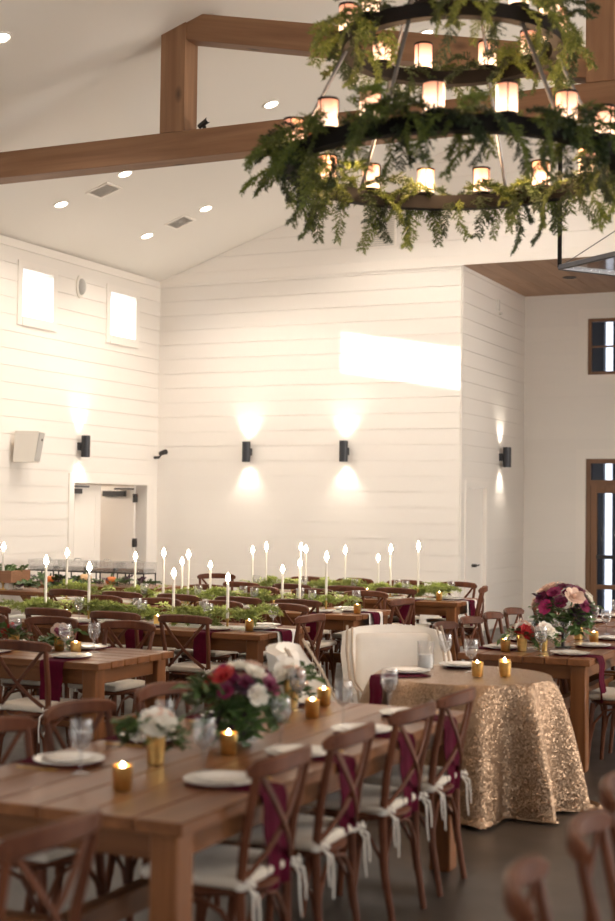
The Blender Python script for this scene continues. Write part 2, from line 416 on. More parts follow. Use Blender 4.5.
while x < -1.1:
    for (a, b_) in ((YB, YB + 1.3 + .5 * (k % 3)), (YB + 1.304 + .5 * (k % 3), YA)):
        me = bevbox(b_ - a, .236, .02, 'soffit_wood', .003, 1)
        link('plank', me, so, (x + .12, (a + b_) / 2, 5.16), PI / 2)
    x += .24; k += 1
tr = thing('trim_1', 'white crown moulding along the left eave', 'trim', (XL, 0, 0)); tr['kind'] = 'structure'
for y in range(-6, 18, 4): piece('moulding', (.016, y, ZE - .11), (.05, min(y + 3.99, YB - .02), ZE - .005), 'trim_paint', tr)

# clerestory windows
for k, (a, b_, c, d) in enumerate(WINS[:3]):
    o = thing('window_%d' % (k + 1), ['white-trimmed clerestory window nearest the corner, blown out by daylight', 'white-trimmed clerestory window left of the round wall sensor', 'white-trimmed clerestory window nearest the camera'][k], 'window', (XL, 0, 0)); o['kind'] = 'structure'
    piece('casing', (.016, a - .10, c - .12), (.034, a, d + .10), 'trim_paint', o); piece('casing', (.016, b_, c - .12), (.034, b_ + .10, d + .10), 'trim_paint', o)
    piece('casing', (.016, a, d), (.034, b_, d + .10), 'trim_paint', o); piece('sill', (.016, a, c - .12), (.045, b_, c), 'trim_paint', o)
    piece('pane', (-.13, a, c), (-.122, b_, d), 'pane', o)

# double door on the left wall, right leaf standing open into the hall behind
o = thing('door_1', 'white double door with black closers, right leaf open', 'door', (XL, 0, 0)); o['kind'] = 'structure'
a, b_, c, d = DOOR
piece('casing', (.016, a - .12, 0), (.036, a, d + .13), 'trim_paint', o); piece('casing', (.016, b_, 0), (.036, b_ + .12, d + .13), 'trim_paint', o)
piece('casing', (.016, a, d), (.036, b_, d + .13), 'trim_paint', o)
ymid = 17.04
leaf = piece('door_leaf', (-.10, a + .01, .01), (-.055, ymid, d - .02), 'trim_paint', o)
for zz in ((.15, .85), (1.0, 1.9)): 
    for s_ in ((a + .13, zz[0], ymid - .13, zz[0] + .015), (a + .13, zz[1] - .015, ymid - .13, zz[1]), (a + .13, zz[0], a + .145, zz[1]), (ymid - .145, zz[0], ymid - .13, zz[1])):
        piece('panel_bead', (-.055, s_[0], s_[1]), (-.047, s_[2], s_[3]), 'trim_paint', o)
piece('door_leaf', (-1.02, b_ - .15, .01), (-.10, b_ - .105, d - .02), 'trim_paint', o)
for zz in (.25, 1.13, 1.80): piece('hinge', (-.115, b_ - .165, zz), (-.075, b_ - .09, zz + .13), 'black_metal', o)
piece('door_closer', (-.05, a + .05, d - .15), (.005, a + .24, d - .08), 'black_metal', o); piece('closer_arm', (-.05, a + .1, d - .06), (-.02, a + .45, d - .035), 'grey_metal', o)
piece('door_closer', (-.62, b_ - .22, d - .17), (-.24, b_ - .15, d - .09), 'black_metal', o); piece('closer_arm', (-.4, b_ - .24, d - .07), (-.06, b_ - .22, d - .045), 'black_metal', o)
hl = MB(); hl.box((XL - 2.6, 14.6, 0), (XL - 2.45, YB + .2, 2.6)); hl.box((XL - 2.5, 14.5, 0), (XL - .2, 14.65, 2.6)); hl.box((XL - 2.5, YB + .1, 0), (XL - .2, YB + .25, 2.6)); hl.box((XL - 2.6, 14.5, 2.5), (XL - .2, YB + .25, 2.6))
tag(part('wall_hall', hl, 'hall_paint', smooth=False), 'beige hallway seen through the open door leaf', 'wall', kind='structure')
light('hall_lamp', 'POINT', (XL - 1.3, 16.9, 2.3), 25, (1, .85, .7), shadow_soft_size=.15)

# narrow door of the alcove side wall
o = thing('door_2', 'narrow white door with black lever beside the alcove corner', 'door', (XC, 0, 0)); o['kind'] = 'structure'
piece('door_leaf', (-.06, 18.79, .01), (-.02, 19.61, 2.06), 'trim_paint', o)
piece('casing', (.016, 18.68, 0), (.034, 18.78, 2.17), 'trim_paint', o); piece('casing', (.016, 19.62, 0), (.034, 19.72, 2.17), 'trim_paint', o); piece('casing', (.016, 18.78, 2.07), (.034, 19.62, 2.17), 'trim_paint', o)
hnd = MB().tube([(-.02, 19.12, .96), (.05, 19.12, .96)], .022, 8); hnd.tube([(.05, 19.12, .96), (.05, 19.24, .965)], .011, 6)
part('door_handle', hnd, 'black_metal', o)

# alcove window and glazed door
o = thing('window_4', 'wood-framed upper alcove window with dark panes and white trim', 'window', (0, YA, 0)); o['kind'] = 'structure'
def frame(o, r, wf, mat, y0, y1, name='frame'):
    a, b_, c, d = r
    piece(name, (a, y0, c), (a + wf, y1, d), mat, o); piece(name, (b_ - wf, y0, c), (b_, y1, d), mat, o)
    piece(name, (a + wf, y0, c), (b_ - wf, y1, c + wf), mat, o); piece(name, (a + wf, y0, d - wf), (b_ - wf, y1, d), mat, o)
def casing(o, r, wd):
    a, b_, c, d = r
    piece('casing', (a - wd, -.034, max(c - wd, 0)), (a, -.016, d + wd), 'trim_paint', o); piece('casing', (b_, -.034, max(c - wd, 0)), (b_ + wd, -.016, d + wd), 'trim_paint', o)
    piece('casing', (a, -.034, d), (b_, -.016, d + wd), 'trim_paint', o)
    if c > .1: piece('casing', (a, -.034, c - wd), (b_, -.016, c), 'trim_paint', o)
casing(o, AW, .15); frame(o, AW, .05, 'frame_wood', .0, .09)
piece('muntin', (AW[0] + .05, .03, 4.31), (AW[1] - .05, .06, 4.335), 'frame_wood', o); piece('muntin', (-4.735, .025, 3.93), (-4.70, .065, 4.71), 'frame_wood', o)
for xa, xb in ((AW[0] + .05, -4.735), (-4.70, AW[1] - .05)):
    for za, zb_ in ((3.93, 4.31), (4.335, 4.71)): piece('pane', (xa, .042, za), (xb, .05, zb_), 'pane_tinted', o)
o = thing('door_3', 'brown wooden glazed door with transom in the alcove', 'door', (0, YA, 0)); o['kind'] = 'structure'
casing(o, AD, .15); frame(o, AD, .07, 'frame_wood', .0, .12)
piece('transom_bar', (AD[0] + .07, .0, 2.16), (AD[1] - .07, .12, 2.24), 'frame_wood', o)
piece('door_stile', (AD[0] + .07, .02, .02), (AD[0] + .17, .09, 2.16), 'frame_wood', o); piece('door_stile', (-4.36, .02, .02), (-4.22, .09, 2.16), 'frame_wood', o)
piece('push_bar', (AD[0] + .17, -.02, 1.02), (-4.36, .03, 1.08), 'black_metal', o); piece('door_rail', (AD[0] + .17, .02, .55), (-4.36, .09, .62), 'frame_wood', o); piece('door_rail', (AD[0] + .17, .02, 2.04), (-4.36, .09, 2.16), 'frame_wood', o)
piece('pane', (AD[0] + .07, .05, 2.24), (AD[1] - .07, .058, 2.50), 'pane_tinted', o); piece('pane', (AD[0] + .17, .05, .62), (-4.36, .058, 2.04), 'pane_tinted', o); piece('pane', (AD[0] + .17, .05, .1), (-4.36, .058, .55), 'pane_tinted', o)
piece('pane', (-4.22, .05, .1), (AD[1] - .07, .058, 2.16), 'pane_tinted', o)
pw = MB(); 
xs = [-9.0, -6.02, -5.93, -4.6, -4.5, -2.0, 1.2]
for a, b_ in ((-9.5, -5.66), (-5.50, -5.12), (-4.98, -4.0), (-3.9, 1.2)): pw.box((a, YA + 2.8, 0), (b_, YA + 2.95, 5.6))
pw.box((-9.5, YA + .2, 5.5), (1.2, YA + 2.95, 5.6)); pw.box((-9.6, YA + .2, 0), (-9.5, YA + 2.95, 5.6)); pw.box((1.2, YA + .2, 0), (1.3, YA + 2.95, 5.6))
tag(part('wall_porch', pw, 'outside_paint', smooth=False), 'dark porch seen through the alcove glass with bright slits of daylight', 'wall', kind='structure')

# ---------------------------------------------------------------- roof truss
YT = 12.08
t = thing('roof_truss', 'rough-sawn brown timber truss spanning the vaulted ceiling', 'truss', (0, YT, 0))
L_ = XR - XL
link('tie_beam', bevbox(L_, .26, .28, 'beam_wood', .008, 1), t, (XRIDGE + .19, .13, 5.24))
def post(name, x0, x1, y0, y1, zb):
    zt0, zt1 = ceil_z(x0) + .02, ceil_z(x1) + .02
    mb = MB().add([(x0, y0, zb), (x1, y0, zb), (x1, y1, zb), (x0, y1, zb), (x0, y0, zt0), (x1, y0, zt1), (x1, y1, zt1), (x0, y1, zt0)],
                  [(0, 3, 2, 1), (4, 5, 6, 7), (0, 1, 5, 4), (1, 2, 6, 5), (2, 3, 7, 6), (3, 0, 4, 7)])
    h_ = zt1 - zb
    # grain runs along local x: build lying, stand up
    mb.v = [(p[2] - zb, p[1], -(p[0] - x0)) for p in mb.v]
    return part(name, mb, 'beam_wood', t, (x0, 0, zb), smooth=False, rot=(0, -PI / 2, 0))
post('post', -7.33, -7.05, .0, .26, 5.52); post('post', 2.0, 2.28, .0, .26, 5.52)
link('king_post', bevbox(2.4, .26, .26, 'beam_wood', .008, 1), t, (XRIDGE - .15 + .13, .13, 5.52 + 1.2), rot=(0, -PI / 2, 0))
for s_ in (-1, 1):
    p0 = Vector((XRIDGE + s_ * 4.42, .13, 6.60)); p1 = Vector((XRIDGE + s_ * .16, .13, 5.68)); v = p1 - p0
    link('diagonal_brace', bevbox(v.length, .22, .27, 'beam_wood', .008, 1), t, (p0 + p1) / 2 - Vector((0, 0, .135)), rot=(0, -math.atan2(v.z, v.x), 0))
o = thing('beam_spotlight', 'small black spotlight clamped on the timber tie beam', 'spotlight', (-6.87, YT + .1, 5.52))
part('clamp', MB().tube([(0, 0, 0), (0, 0, .05)], .02, 8), 'black_metal', o)
part('barrel', MB().tube([(-.06, .0, .05), (.05, -.02, .10)], [.025, .03], 10), 'black_metal', o)
part('lens', MB().tube([(.05, -.02, .10), (.056, -.021, .102)], .024, 10), 'porcelain', o)

# recessed lights and vents set in the slope
def slope_obj(name, label, cat, x, y, group):
    o = thing(name, label, cat, (x, y, ceil_z(x)), 0, group); o.rotation_euler = (0, -math.atan(SL), 0); return o
RL = [(-7.36, 14.64, 'above the timber tie beam'), (-10.22, 14.5, 'nearest the left wall above the first clerestory window'), (-9.31, 14.54, 'beside the nearer ceiling vent'), (-10.25, 16.6, 'nearest the far left corner'), (-9.34, 16.63, 'beside the farther ceiling vent'), (-5.49, 14.8, 'behind the upper chandelier ring'), (-8.27, 10.71, 'at the upper left edge of the picture'), (-7.36, 16.63, 'just left of the chandelier, nearest the end wall'), (-5.49, 16.63, 'behind the lower chandelier ring')]
for i, (x, y, lab) in enumerate(RL):
    o = slope_obj('recessed_light', 'white recessed ceiling light ' + lab, 'ceiling light', x, y, 'recessed ceiling lights')
    part('trim_ring', MB().lathe([(.075, -.001), (.105, -.001), (.105, -.012), (.08, -.016), (.075, -.001)], 20), 'trim_paint', o)
    part('lamp', MB().lathe([(.0, -.003), (.078, -.003), (.078, -.007), (0, -.007)], 20), 'lamp_disc', o)
    light('recessed_lamp', 'SPOT', (0, 0, -.03), 20 if x < -10 else (116 if y > 16 else (120 if y > 13 else 60)), (1, .88, .76), (-.33, 0, -1), o, spot_size=2.3, spot_blend=.5, shadow_soft_size=.07)
for i, (x, y, lab) in enumerate([(-9.72, 14.7, 'nearer the timber truss'), (-9.77, 16.68, 'nearer the end wall')]):
    o = slope_obj('ceiling_vent', 'white slatted ceiling vent ' + lab, 'vent', x, y, 'ceiling vents')
    fm = MB(); fm.box((-.17, -.17, -.012), (.17, -.14, 0)); fm.box((-.17, .14, -.012), (.17, .17, 0)); fm.box((-.17, -.14, -.012), (-.14, .14, 0)); fm.box((.14, -.14, -.012), (.17, .14, 0))
    part('frame', fm, 'trim_paint', o, smooth=False); part('backing', MB().box((-.14, -.14, -.002), (.14, .14, 0)), 'grille', o, smooth=False)
    for j in range(7): link('slat', bevbox(.28, .022, .004, 'trim_paint', .001, 1), o, (0, -.12 + .04 * j, -.010), rot=(.5, 0, 0))
# wall vent on the gable
o = thing('wall_vent', 'pale grey return-air grille high on the gable', 'vent', (-7.54, YB - .016, 5.48))
fm = MB(); fm.box((-.27, -.014, 0), (.27, 0, .03)); fm.box((-.27, -.014, .44), (.27, 0, .47)); fm.box((-.27, -.014, .03), (-.24, 0, .44)); fm.box((.24, -.014, .03), (.27, 0, .44))
part('frame', fm, 'trim_paint', o, smooth=False); part('backing', MB().box((-.24, -.004, .03), (.24, 0, .44)), 'grille', o, smooth=False)
for j in range(13): piece('slat', (-.24, -.011, .045 + .03 * j), (.24, -.004, .058 + .03 * j), 'speaker_shell', o)
# black downlights in the alcove soffit
for x, y, lab in ((-4.86, 18.95, 'nearer the hall'), (-5.15, 20.0, 'nearer the alcove window')):
    o = thing('alcove_downlight', 'dark unlit can light in the wood alcove ceiling ' + lab, 'ceiling light', (x, y, 5.16), 0, 'alcove can lights')
    part('trim_ring', MB().lathe([(.06, 0), (.10, 0), (.10, -.01), (.065, -.012), (.06, 0)], 20), 'black_metal', o); part('baffle', MB().lathe([(.0, 0), (.062, 0), (.062, -.004), (0, -.004)], 16), 'black_metal', o)

# ---------------------------------------------------------------- sconces, speaker, camera, sensors
def sconce(x, y, z, d, label, power=1.0):
    """d: unit direction from the wall into the room"""
    o = thing('wall_sconce', label, 'sconce', (x, y, z), math.atan2(d[1], d[0]) , 'up and down wall sconces')
    link('wall_bracket', bevbox(.05, .09, .11, 'sconce_metal', .004, 1), o, (.025, 0, -.055))
    part('cylinder', MB().lathe([(.052, -.15), (.062, -.15), (.062, .15), (.052, .15), (.052, .12), (.048, .118), (0.048, -.118), (.052, -.12), (.052, -.15)], 24, (.112, 0, 0), False), 'sconce_metal', o)
    for s_ in (-1, 1):
        part('bulb', MB().lathe([(0, s_ * .10), (.04, s_ * .10), (.04, s_ * .125), (0, s_ * .125)], 14, (.112, 0, 0)), 'sconce_bulb', o)
        light('sconce_lamp', 'SPOT', (.112, 0, s_ * .14), 13 * power, (1, .90, .76), (-.10, 0, s_), o, spot_size=1.6, spot_blend=.9, shadow_soft_size=.03)
sconce(-9.57, YB - .016, 2.57, (0, -1), 'black cylinder sconce nearer the left corner of the end wall')
sconce(-8.0, YB - .016, 2.57, (0, -1), 'black cylinder sconce nearer the alcove corner of the end wall')
sconce(XL + .016, 16.36, 2.57, (1, 0), 'black cylinder sconce on the left wall above the double door')
sconce(XC + .016, 20.3, 2.55, (1, 0), 'black cylinder sconce on the alcove side wall')
o = thing('wall_speaker', 'cream wall loudspeaker with grey grille angled into the room', 'loudspeaker', (XL + .016, 15.0, 2.5))
link('bracket', bevbox(.08, .10, .08, 'speaker_shell', .005, 1), o, (.04, -.02, -.04))
sh = MB().add([(.06, -.22, -.2), (.30, -.10, -.2), (.20, .16, -.2), (.05, .12, -.2), (.09, -.22, .2), (.36, -.08, .2), (.26, .18, .2), (.08, .12, .2)], [(0, 3, 2, 1), (4, 5, 6, 7), (0, 1, 5, 4), (1, 2, 6, 5), (2, 3, 7, 6), (3, 0, 4, 7)])
part('shell', sh, 'speaker_shell', o, smooth=False)
part('grille', MB().slab([[(.305, -.09, -.185), (.21, .15, -.185)], [(.365, -.07, .185), (.27, .17, .185)]], .012), 'grille', o, smooth=False)
part('badge', MB().lathe([(0, 0), (.015, 0), (.015, .01), (0, .01)], 10), 'black_metal', o, (.335, .02, .09), rot=(0, PI / 2, .35))
o = thing('security_camera', 'small black security camera in the far left corner', 'camera', (XL + .016, 18.38, 2.55))
part('mount', MB().tube([(0, 0, -.06), (.10, -.03, -.06)], .022, 8), 'black_metal', o); part('arm', MB().tube([(.10, -.03, -.06), (.16, -.05, -.01)], .014, 6), 'black_metal', o)
part('body', MB().tube([(.13, -.04, .0), (.25, -.08, .025)], [.034, .042], 12), 'black_metal', o)
o = thing('wall_sensor', 'small cream oval sensor between the clerestory windows', 'sensor', (XL + .016, 16.30, 4.80))
part('base', MB().lathe([(0, 0), (.12, 0), (.12, .02), (.10, .03), (0, .03)], 20), 'speaker_shell', o, (0, 0, .0), rot=(0, PI / 2, 0)).scale = (1.35, .75, 1)
part('dome', MB().lathe([(.09, .03), (.085, .06), (.06, .085), (0, .095)], 20), 'grille', o, (0, 0, 0), rot=(0, PI / 2, 0)).scale = (1.3, .7, 1)
o = thing('alarm_strobe', 'small white alarm device high on the alcove side wall', 'alarm', (XC + .016, 20.15, 4.75))
link('plate', bevbox(.02, .09, .16, 'porcelain', .004, 1), o, (.01, 0, 0)); part('strobe', MB().tube([(.02, 0, -.05), (.06, 0, -.05)], [.03, .02], 10), 'porcelain', o)


# ================================================================ furniture kinds
def make_chair():
    """cross-back chair, faces local +y, back at -y"""
    t = thing('cross_back_chair', 'x', 'chair')
    part('seat', MB().lathe([(0, .425), (.205, .425), (.218, .437), (.218, .447), (.205, .455), (0, .455)], 24), 'chair_wood', t).scale = (1, .98, 1)
    cu = bevbox(.415, .40, .042, 'linen', .018, 3); cush = link('cushion', cu, t, (0, .005, .456))
    for s_ in (-1, 1):
        part('leg', MB().tube([(s_ * .165, .155, .43), (s_ * .178, .172, .22), (s_ * .190, .19, 0)], [.018, .017, .014], 8), 'chair_wood', t)
        part('rear_post', MB().tube([(s_ * .172, -.225, 0), (s_ * .176, -.185, .22), (s_ * .183, -.175, .44), (s_ * .192, -.195, .62), (s_ * .203, -.235, .80), (s_ * .206, -.245, .86)], [.014, .017, .019, .018, .016, .014], 8), 'chair_wood', t)
        # bent brace between the legs of one side, and the bow that runs up from it
        part('leg_brace', MB().tube([(s_ * .182, .172, .16), (s_ * .178, .14, .30), (s_ * .172, .07, .385), (s_ * .17, -.02, .405), (s_ * .172, -.10, .375), (s_ * .174, -.165, .28), (s_ * .175, -.185, .16)], .009, 6), 'chair_wood', t)
    for sy, yy in ((1, .168), (-1, -.184)):
        part('leg_arch', MB().tube([(-.178, yy, .17), (-.155, yy, .30), (-.09, yy * .98, .385), (0, yy * .97, .41), (.09, yy * .98, .385), (.155, yy, .30), (.178, yy, .17)], .009, 6), 'chair_wood', t)
    # top rail: thick bent strap bowed backwards
    pts = [(-.235, -.222, .845), (-.205, -.243, .853), (-.14, -.27, .858), (-.07, -.284, .862), (0, -.289, .863), (.07, -.284, .862), (.14, -.27, .858), (.205, -.243, .853), (.235, -.222, .845)]
    part('top_rail', MB().tube(pts, [.55, .95, 1, 1, 1, 1, 1, .95, .55], flat=(.062, .03), upv=(0, 0, 1)), 'chair_wood', t)
    for s_ in (-1, 1):
        cps = []
        for k in range(9):
            u = k / 8; x = s_ * (.178 - .356 * u); z = .83 - .35 * u - .02 * math.sin(PI * u) * (1 if True else 0)
            y = -.243 + .058 * u - .035 * math.sin(PI * u) + s_ * .006
            cps.append((x, y, z))
        part('cross_slat', MB().tube(cps, 1.0, flat=(.024, .011), upv=(0, 0, 1)), 'chair_wood', t)
    for s_ in (-1, 1):   # white cushion ties knotted round the rear posts
        tie = MB().lathe([(.020, .455), (.026, .46), (.026, .478), (.020, .483)], 10, (s_ * .183, -.177, 0))
        tie.tube([(s_ * .183, -.2, .47), (s_ * .20, -.235, .45), (s_ * .212, -.24, .39), (s_ * .205, -.245, .34)], [.004, .005, .004, .003], 6)
        tie.tube([(s_ * .183, -.2, .47), (s_ * .165, -.235, .44), (s_ * .16, -.24, .36), (s_ * .170, -.245, .29)], [.004, .005, .004, .003], 6)
        tie.tube([(s_ * .165, -.205, .49), (s_ * .183, -.23, .475), (s_ * .21, -.21, .49)], [.005, .007, .005], 6)
        part('cushion_tie', tie, 'ribbon', cush, (0, -.005, -.456))
    return t
CHAIR = Proto(make_chair)
def chair(x, y, face, label, group='cross-back banquet chairs'):
    """face: direction in degrees the sitter looks, 0 = +x, 90 = +y; x, y = seat centre"""
    return CHAIR.put((x, y, 0), math.radians(face - 90), label, group, (1, 1, 1.03))

def farm_table(cx, cy, L, W, rotz, label):
    t = thing('farm_table', label, 'table', (cx, cy, 0), rotz, 'long wooden farm tables')
    n = 6; pw_ = W / n
    for i in range(n):
        o = link('plank', bevbox(L - .0, pw_ - .004, .045, 'table_wood', .004, 1), t, (0, -W / 2 + pw_ * (i + .5), .715))
    for sx in (-1, 1):
        for sy in (-1, 1):
            link('leg', bevbox(.715, .105, .105, 'table_wood', .006, 1), t, (sx * (L / 2 - .09) + .0525, sy * (W / 2 - .09), .3575), rot=(0, -PI / 2, 0))
        link('end_apron', bevbox(W - .285, .03, .10, 'table_wood', .004, 1), t, (sx * (L / 2 - .09), 0, .613), PI / 2)
        link('end_stretcher', bevbox(W - .285, .07, .10, 'table_wood', .004, 1), t, (sx * (L / 2 - .09), 0, .27), PI / 2)
    for sy in (-1, 1): link('side_apron', bevbox(L - .285, .03, .10, 'table_wood', .004, 1), t, (0, sy * (W / 2 - .09), .613))
    link('long_stretcher', bevbox(L - .25, .07, .09, 'table_wood', .004, 1), t, (0, 0, .27))
    return t
ZT = .76
T1 = dict(x0=-3.30, x1=-2.20, y0=3.83, y1=6.62); T6 = dict(x0=-3.17, x1=-2.24, y0=9.30, y1=12.05)
T2 = dict(x0=-7.60, x1=-4.88, y0=7.41, y1=8.34); T3 = dict(x0=-7.67, x1=-4.92, y0=9.72, y1=10.65)
T4 = dict(x0=-8.75, x1=-5.05, y0=11.93, y1=12.86); T5 = dict(x0=-7.62, x1=-4.85, y0=14.22, y1=15.15)
T7 = dict(x0=-3.17, x1=-2.24, y0=12.12, y1=14.87)
def put_table(T, label):
    lx, ly = T['x1'] - T['x0'], T['y1'] - T['y0']; c = ((T['x0'] + T['x1']) / 2, (T['y0'] + T['y1']) / 2)
    return farm_table(*c, lx, ly, 0, label) if lx > ly else farm_table(*c, ly, lx, PI / 2, label)
put_table(T1, 'large wooden farm table in the foreground')
put_table(T2, 'wooden farm table at the left, just beyond the foreground table')
put_table(T3, 'wooden farm table with the nearest green garland')
put_table(T4, 'wooden farm table with the middle green garland')
put_table(T5, 'wooden farm table nearest the end wall')
put_table(T6, 'wooden farm table behind the gold sequined round table')
put_table(T7, 'wooden farm table at far right, end to end with its neighbour')

# ---- chairs
def rows(T, name, near, far):
    for i, x in enumerate(near): chair(x, T['y0'] - .07, 90 + random.uniform(-4, 4), 'cross-back chair, near side of %s, %s from its right end' % (name, ordn(i)))
    for i, x in enumerate(far): chair(x, T['y1'] + .07, -90 + random.uniform(-4, 4), 'cross-back chair, far side of %s, %s from its right end' % (name, ordn(i)))
rows(T2, 'plain left farm table', [-5.25], [-5.45, -6.1, -6.75])
rows(T3, 'nearest garland table', [-5.42, -6.05, -6.68, -7.3], [-5.32, -5.95, -6.58, -7.2])
rows(T4, 'middle garland table', [-5.50, -6.13, -6.76, -7.39, -8.02], [-5.45, -6.05, -6.68, -7.3])
rows(T5, 'farthest garland table', [-5.42, -6.03, -6.66, -7.28], [-5.28, -5.92, -6.55, -7.2])
chair(-4.88, 10.08, 176, 'cross-back chair at the right head of the nearest garland table')
chair(-4.98, 12.36, 174, 'cross-back chair at the right head of the middle garland table')
chair(-5.0, 14.75, 194, 'cross-back chair at the right head of the garland table by the end wall')
chair(-8.30, 15.20, -60, 'cross-back chair standing alone beside the buffet table')
for i, y in enumerate((4.38, 4.98, 5.68, 6.24)):
    chair(-2.365, y, 180 + random.uniform(-5, 5), 'cross-back chair on the right of the foreground table, %s from the front' % ordn(i))
for i, y in enumerate((4.50, 5.08, 5.78, 6.4)):
    chair(-3.14, y - .11, random.uniform(-5, 5), 'cross-back chair on the left of the foreground table, %s from the front' % ordn(i))
chair(-2.43, 3.12, 181, 'dark cross-back chair cropped at the bottom left corner')
for i, y in enumerate((9.86, 10.45, 11.04, 11.62, 12.5, 13.1, 13.75)):
    chair(-3.22, y, random.uniform(-5, 5), 'cross-back chair left of the right-hand tables, %s from the front' % ordn(i))
for i, y in enumerate((9.72, 10.4, 11.08)):
    chair(-2.12, y, 180 + random.uniform(-4, 4), 'cross-back chair right of the right-hand table, %s from the front' % ordn(i))
for i, (x, y) in enumerate(((-.66, 3.22), (-.66, 3.80), (-.72, 4.44))):
    chair(x, y, [12, 6, 2][i], 'cross-back chair cropped at the bottom right corner, %s from the front' % ordn(i))

# ---- sequined round table and the two white wing chairs
GX, GY, GR = -2.72, 8.10, .52
t = thing('round_table', 'round table hidden under the gold sequin cloth', 'table', (GX, GY, 0))
part('table_top', MB().lathe([(0, .725), (GR - .01, .725), (GR, .73), (GR, .745), (GR - .01, .75), (0, .75)], 40), 'crate_wood', t)
part('pedestal', MB().lathe([(.26, 0), (.25, .03), (.05, .06), (.045, .70), (.12, .725)], 20), 'black_metal', t)
NA, NR = 180, 46; vs = []; fs = []
for i in range(NR):
    for j in range(NA):
        a = 2 * PI * j / NA
        if i < 8: r = (GR + .006) * i / 7; z = .7605 - (.003 if i == 7 else 0)
        else:
            u = (i - 7) / (NR - 8); fold = .5 + .5 * math.sin(a * 9 + 1.1 * math.sin(a * 2 + .6) + .3)
            for na in (228, 112): fold *= 1 - .92 * math.exp(-((math.atan2(math.sin(a - math.radians(na)), math.cos(a - math.radians(na)))) / .22) ** 4)
            fold2 = math.sin(a * 17 + 2 * math.sin(a * 3)); sp_ = .5 + .5 * math.sin(a * 4 + .8)
            if u < .86:
                q = u / .86; r = GR + .012 + .035 * q + (.185 * fold ** 1.3 + .02 * fold2) * q ** .6 ; z = .757 - .745 * q + .006 * math.sin(PI * q)
            else:
                q = (u - .86) / .14; r = GR + .047 + .185 * fold ** 1.3 + .02 * fold2 + (.015 + .055 * fold * sp_) * q; z = .012 + (.012 + .05 * fold * sp_) * abs(math.sin(a * 15 + 4 * q)) * math.sin(PI * q * .9) 
            z = max(z, .006)
        vs.append((GX + r * math.cos(a), GY + r * math.sin(a), z) if i else (GX + .0005 * math.cos(a), GY + .0005 * math.sin(a), z))
for i in range(NR - 1):
    for j in range(NA): fs.append((i * NA + j, i * NA + (j + 1) % NA, (i + 1) * NA + (j + 1) % NA, (i + 1) * NA + j))
mbc = MB(); mbc.add([(p[0] - GX, p[1] - GY, p[2]) for p in vs], fs)
cl = part('tablecloth', mbc, 'sequin', None, (GX, GY, 0)); tag(cl, 'gold sequin tablecloth draped to the floor over the round table', 'tablecloth')

def make_wing():
    t = thing('wing_chair', 'x', 'armchair')
    path = [(-.31, .26), (-.335, .10), (-.335, -.05), (-.31, -.16), (-.24, -.235), (-.12, -.26), (0, -.265), (.12, -.26), (.24, -.235), (.31, -.16), (.335, -.05), (.335, .10), (.31, .26)]
    tops = [.56, .60, .80, .945, .965, .975, .98, .975, .965, .945, .80, .60, .56]
    G = []
    for k in range(13):
        u = k / 12; row = []
        for (x, y), tz in zip(path, tops):
            z = .20 + (tz - .20) * u; lean = -.08 * max(0, (z - .45)) if y < 0 else 0
            out = 1 + .05 * max(0, (u - .85) / .15)
            row.append((x * out, y * (out if y < 0 else 1) + lean, z))
        G.append(row)
    bs = part('back_shell', MB().slab(G, .075), 'upholstery', t)
    link('seat_base', bevbox(.60, .50, .20, 'upholstery', .02, 2), t, (0, .02, .16))
    link('seat_cushion', bevbox(.58, .50, .12, 'upholstery', .045, 4), t, (0, .035, .36))
    link('back_cushion', bevbox(.54, .10, .46, 'upholstery', .045, 4), t, (0, -.175, .47), rot=(.12, 0, 0))
    for s_ in (-1, 1):
        ed = [(s_ * .31, .295, .22), (s_ * .312, .295, .45), (s_ * .322, .27, .575), (s_ * .348, .09, .63), (s_ * .352, -.04, .82), (s_ * .33, -.17, .985)]
        pi_ = MB()
        pi_.tube(ed, .009, 6); pi_.tube([(p[0] * .90, p[1] + .012, p[2] - .01) for p in ed], .008, 6)
        part('piping', pi_, 'piping', bs)
        for y in (.22, -.2): part('leg', MB().tube([(s_ * .25, y, .17), (s_ * .262, y * 1.08, 0)], [.024, .014], 8), 'frame_wood', t)
    return t
WING = Proto(make_wing)
WING.put((-3.47, 8.95, 0), math.radians(-58 - 90), 'white wing chair facing us behind the gold sequined table', 'white wing chairs', (1, 1, .955))
WING.put((-3.33, 7.30, 0), math.radians(15 - 90), 'white wing chair at the far end of the foreground table', 'white wing chairs', (.85, .78, .99))

# ---------------------------------------------------------------- tableware kinds
def make_plate():
    t = thing('dinner_plate', 'x', 'plate')
    part('plate_body', MB().lathe([(0, 0), (.085, 0), (.135, .012), (.138, .016), (.132, .017), (.085, .007), (0, .007)], 32), 'porcelain', t)
    part('salad_plate', MB().lathe([(0, .0075), (.06, .0075), (.098, .018), (.10, .021), (.095, .021), (.06, .013), (0, .013)], 28), 'porcelain', t)
    return t
PLATE = Proto(make_plate)
def make_goblet():
    t = thing('goblet', 'x', 'glass')
    part('foot', MB().lathe([(0, 0), (.036, 0), (.036, .003), (.008, .008), (0, .008)], 18), 'glass', t)
    part('stem', MB().lathe([(.006, .008), (.005, .04), (.010, .065), (.006, .085)], 10), 'glass', t)
    bw = part('bowl', MB().lathe([(.006, .083), (.030, .10), (.043, .135), (.042, .18), (.039, .20), (.037, .20), (.040, .18), (.041, .135), (.028, .103), (.004, .088)], 20), 'glass', t)
    part('water', MB().lathe([(0, .09), (.026, .105), (.038, .135), (.039, .155), (0, .155)], 18), 'glass', bw)
    return t
GOBLET = Proto(make_goblet)
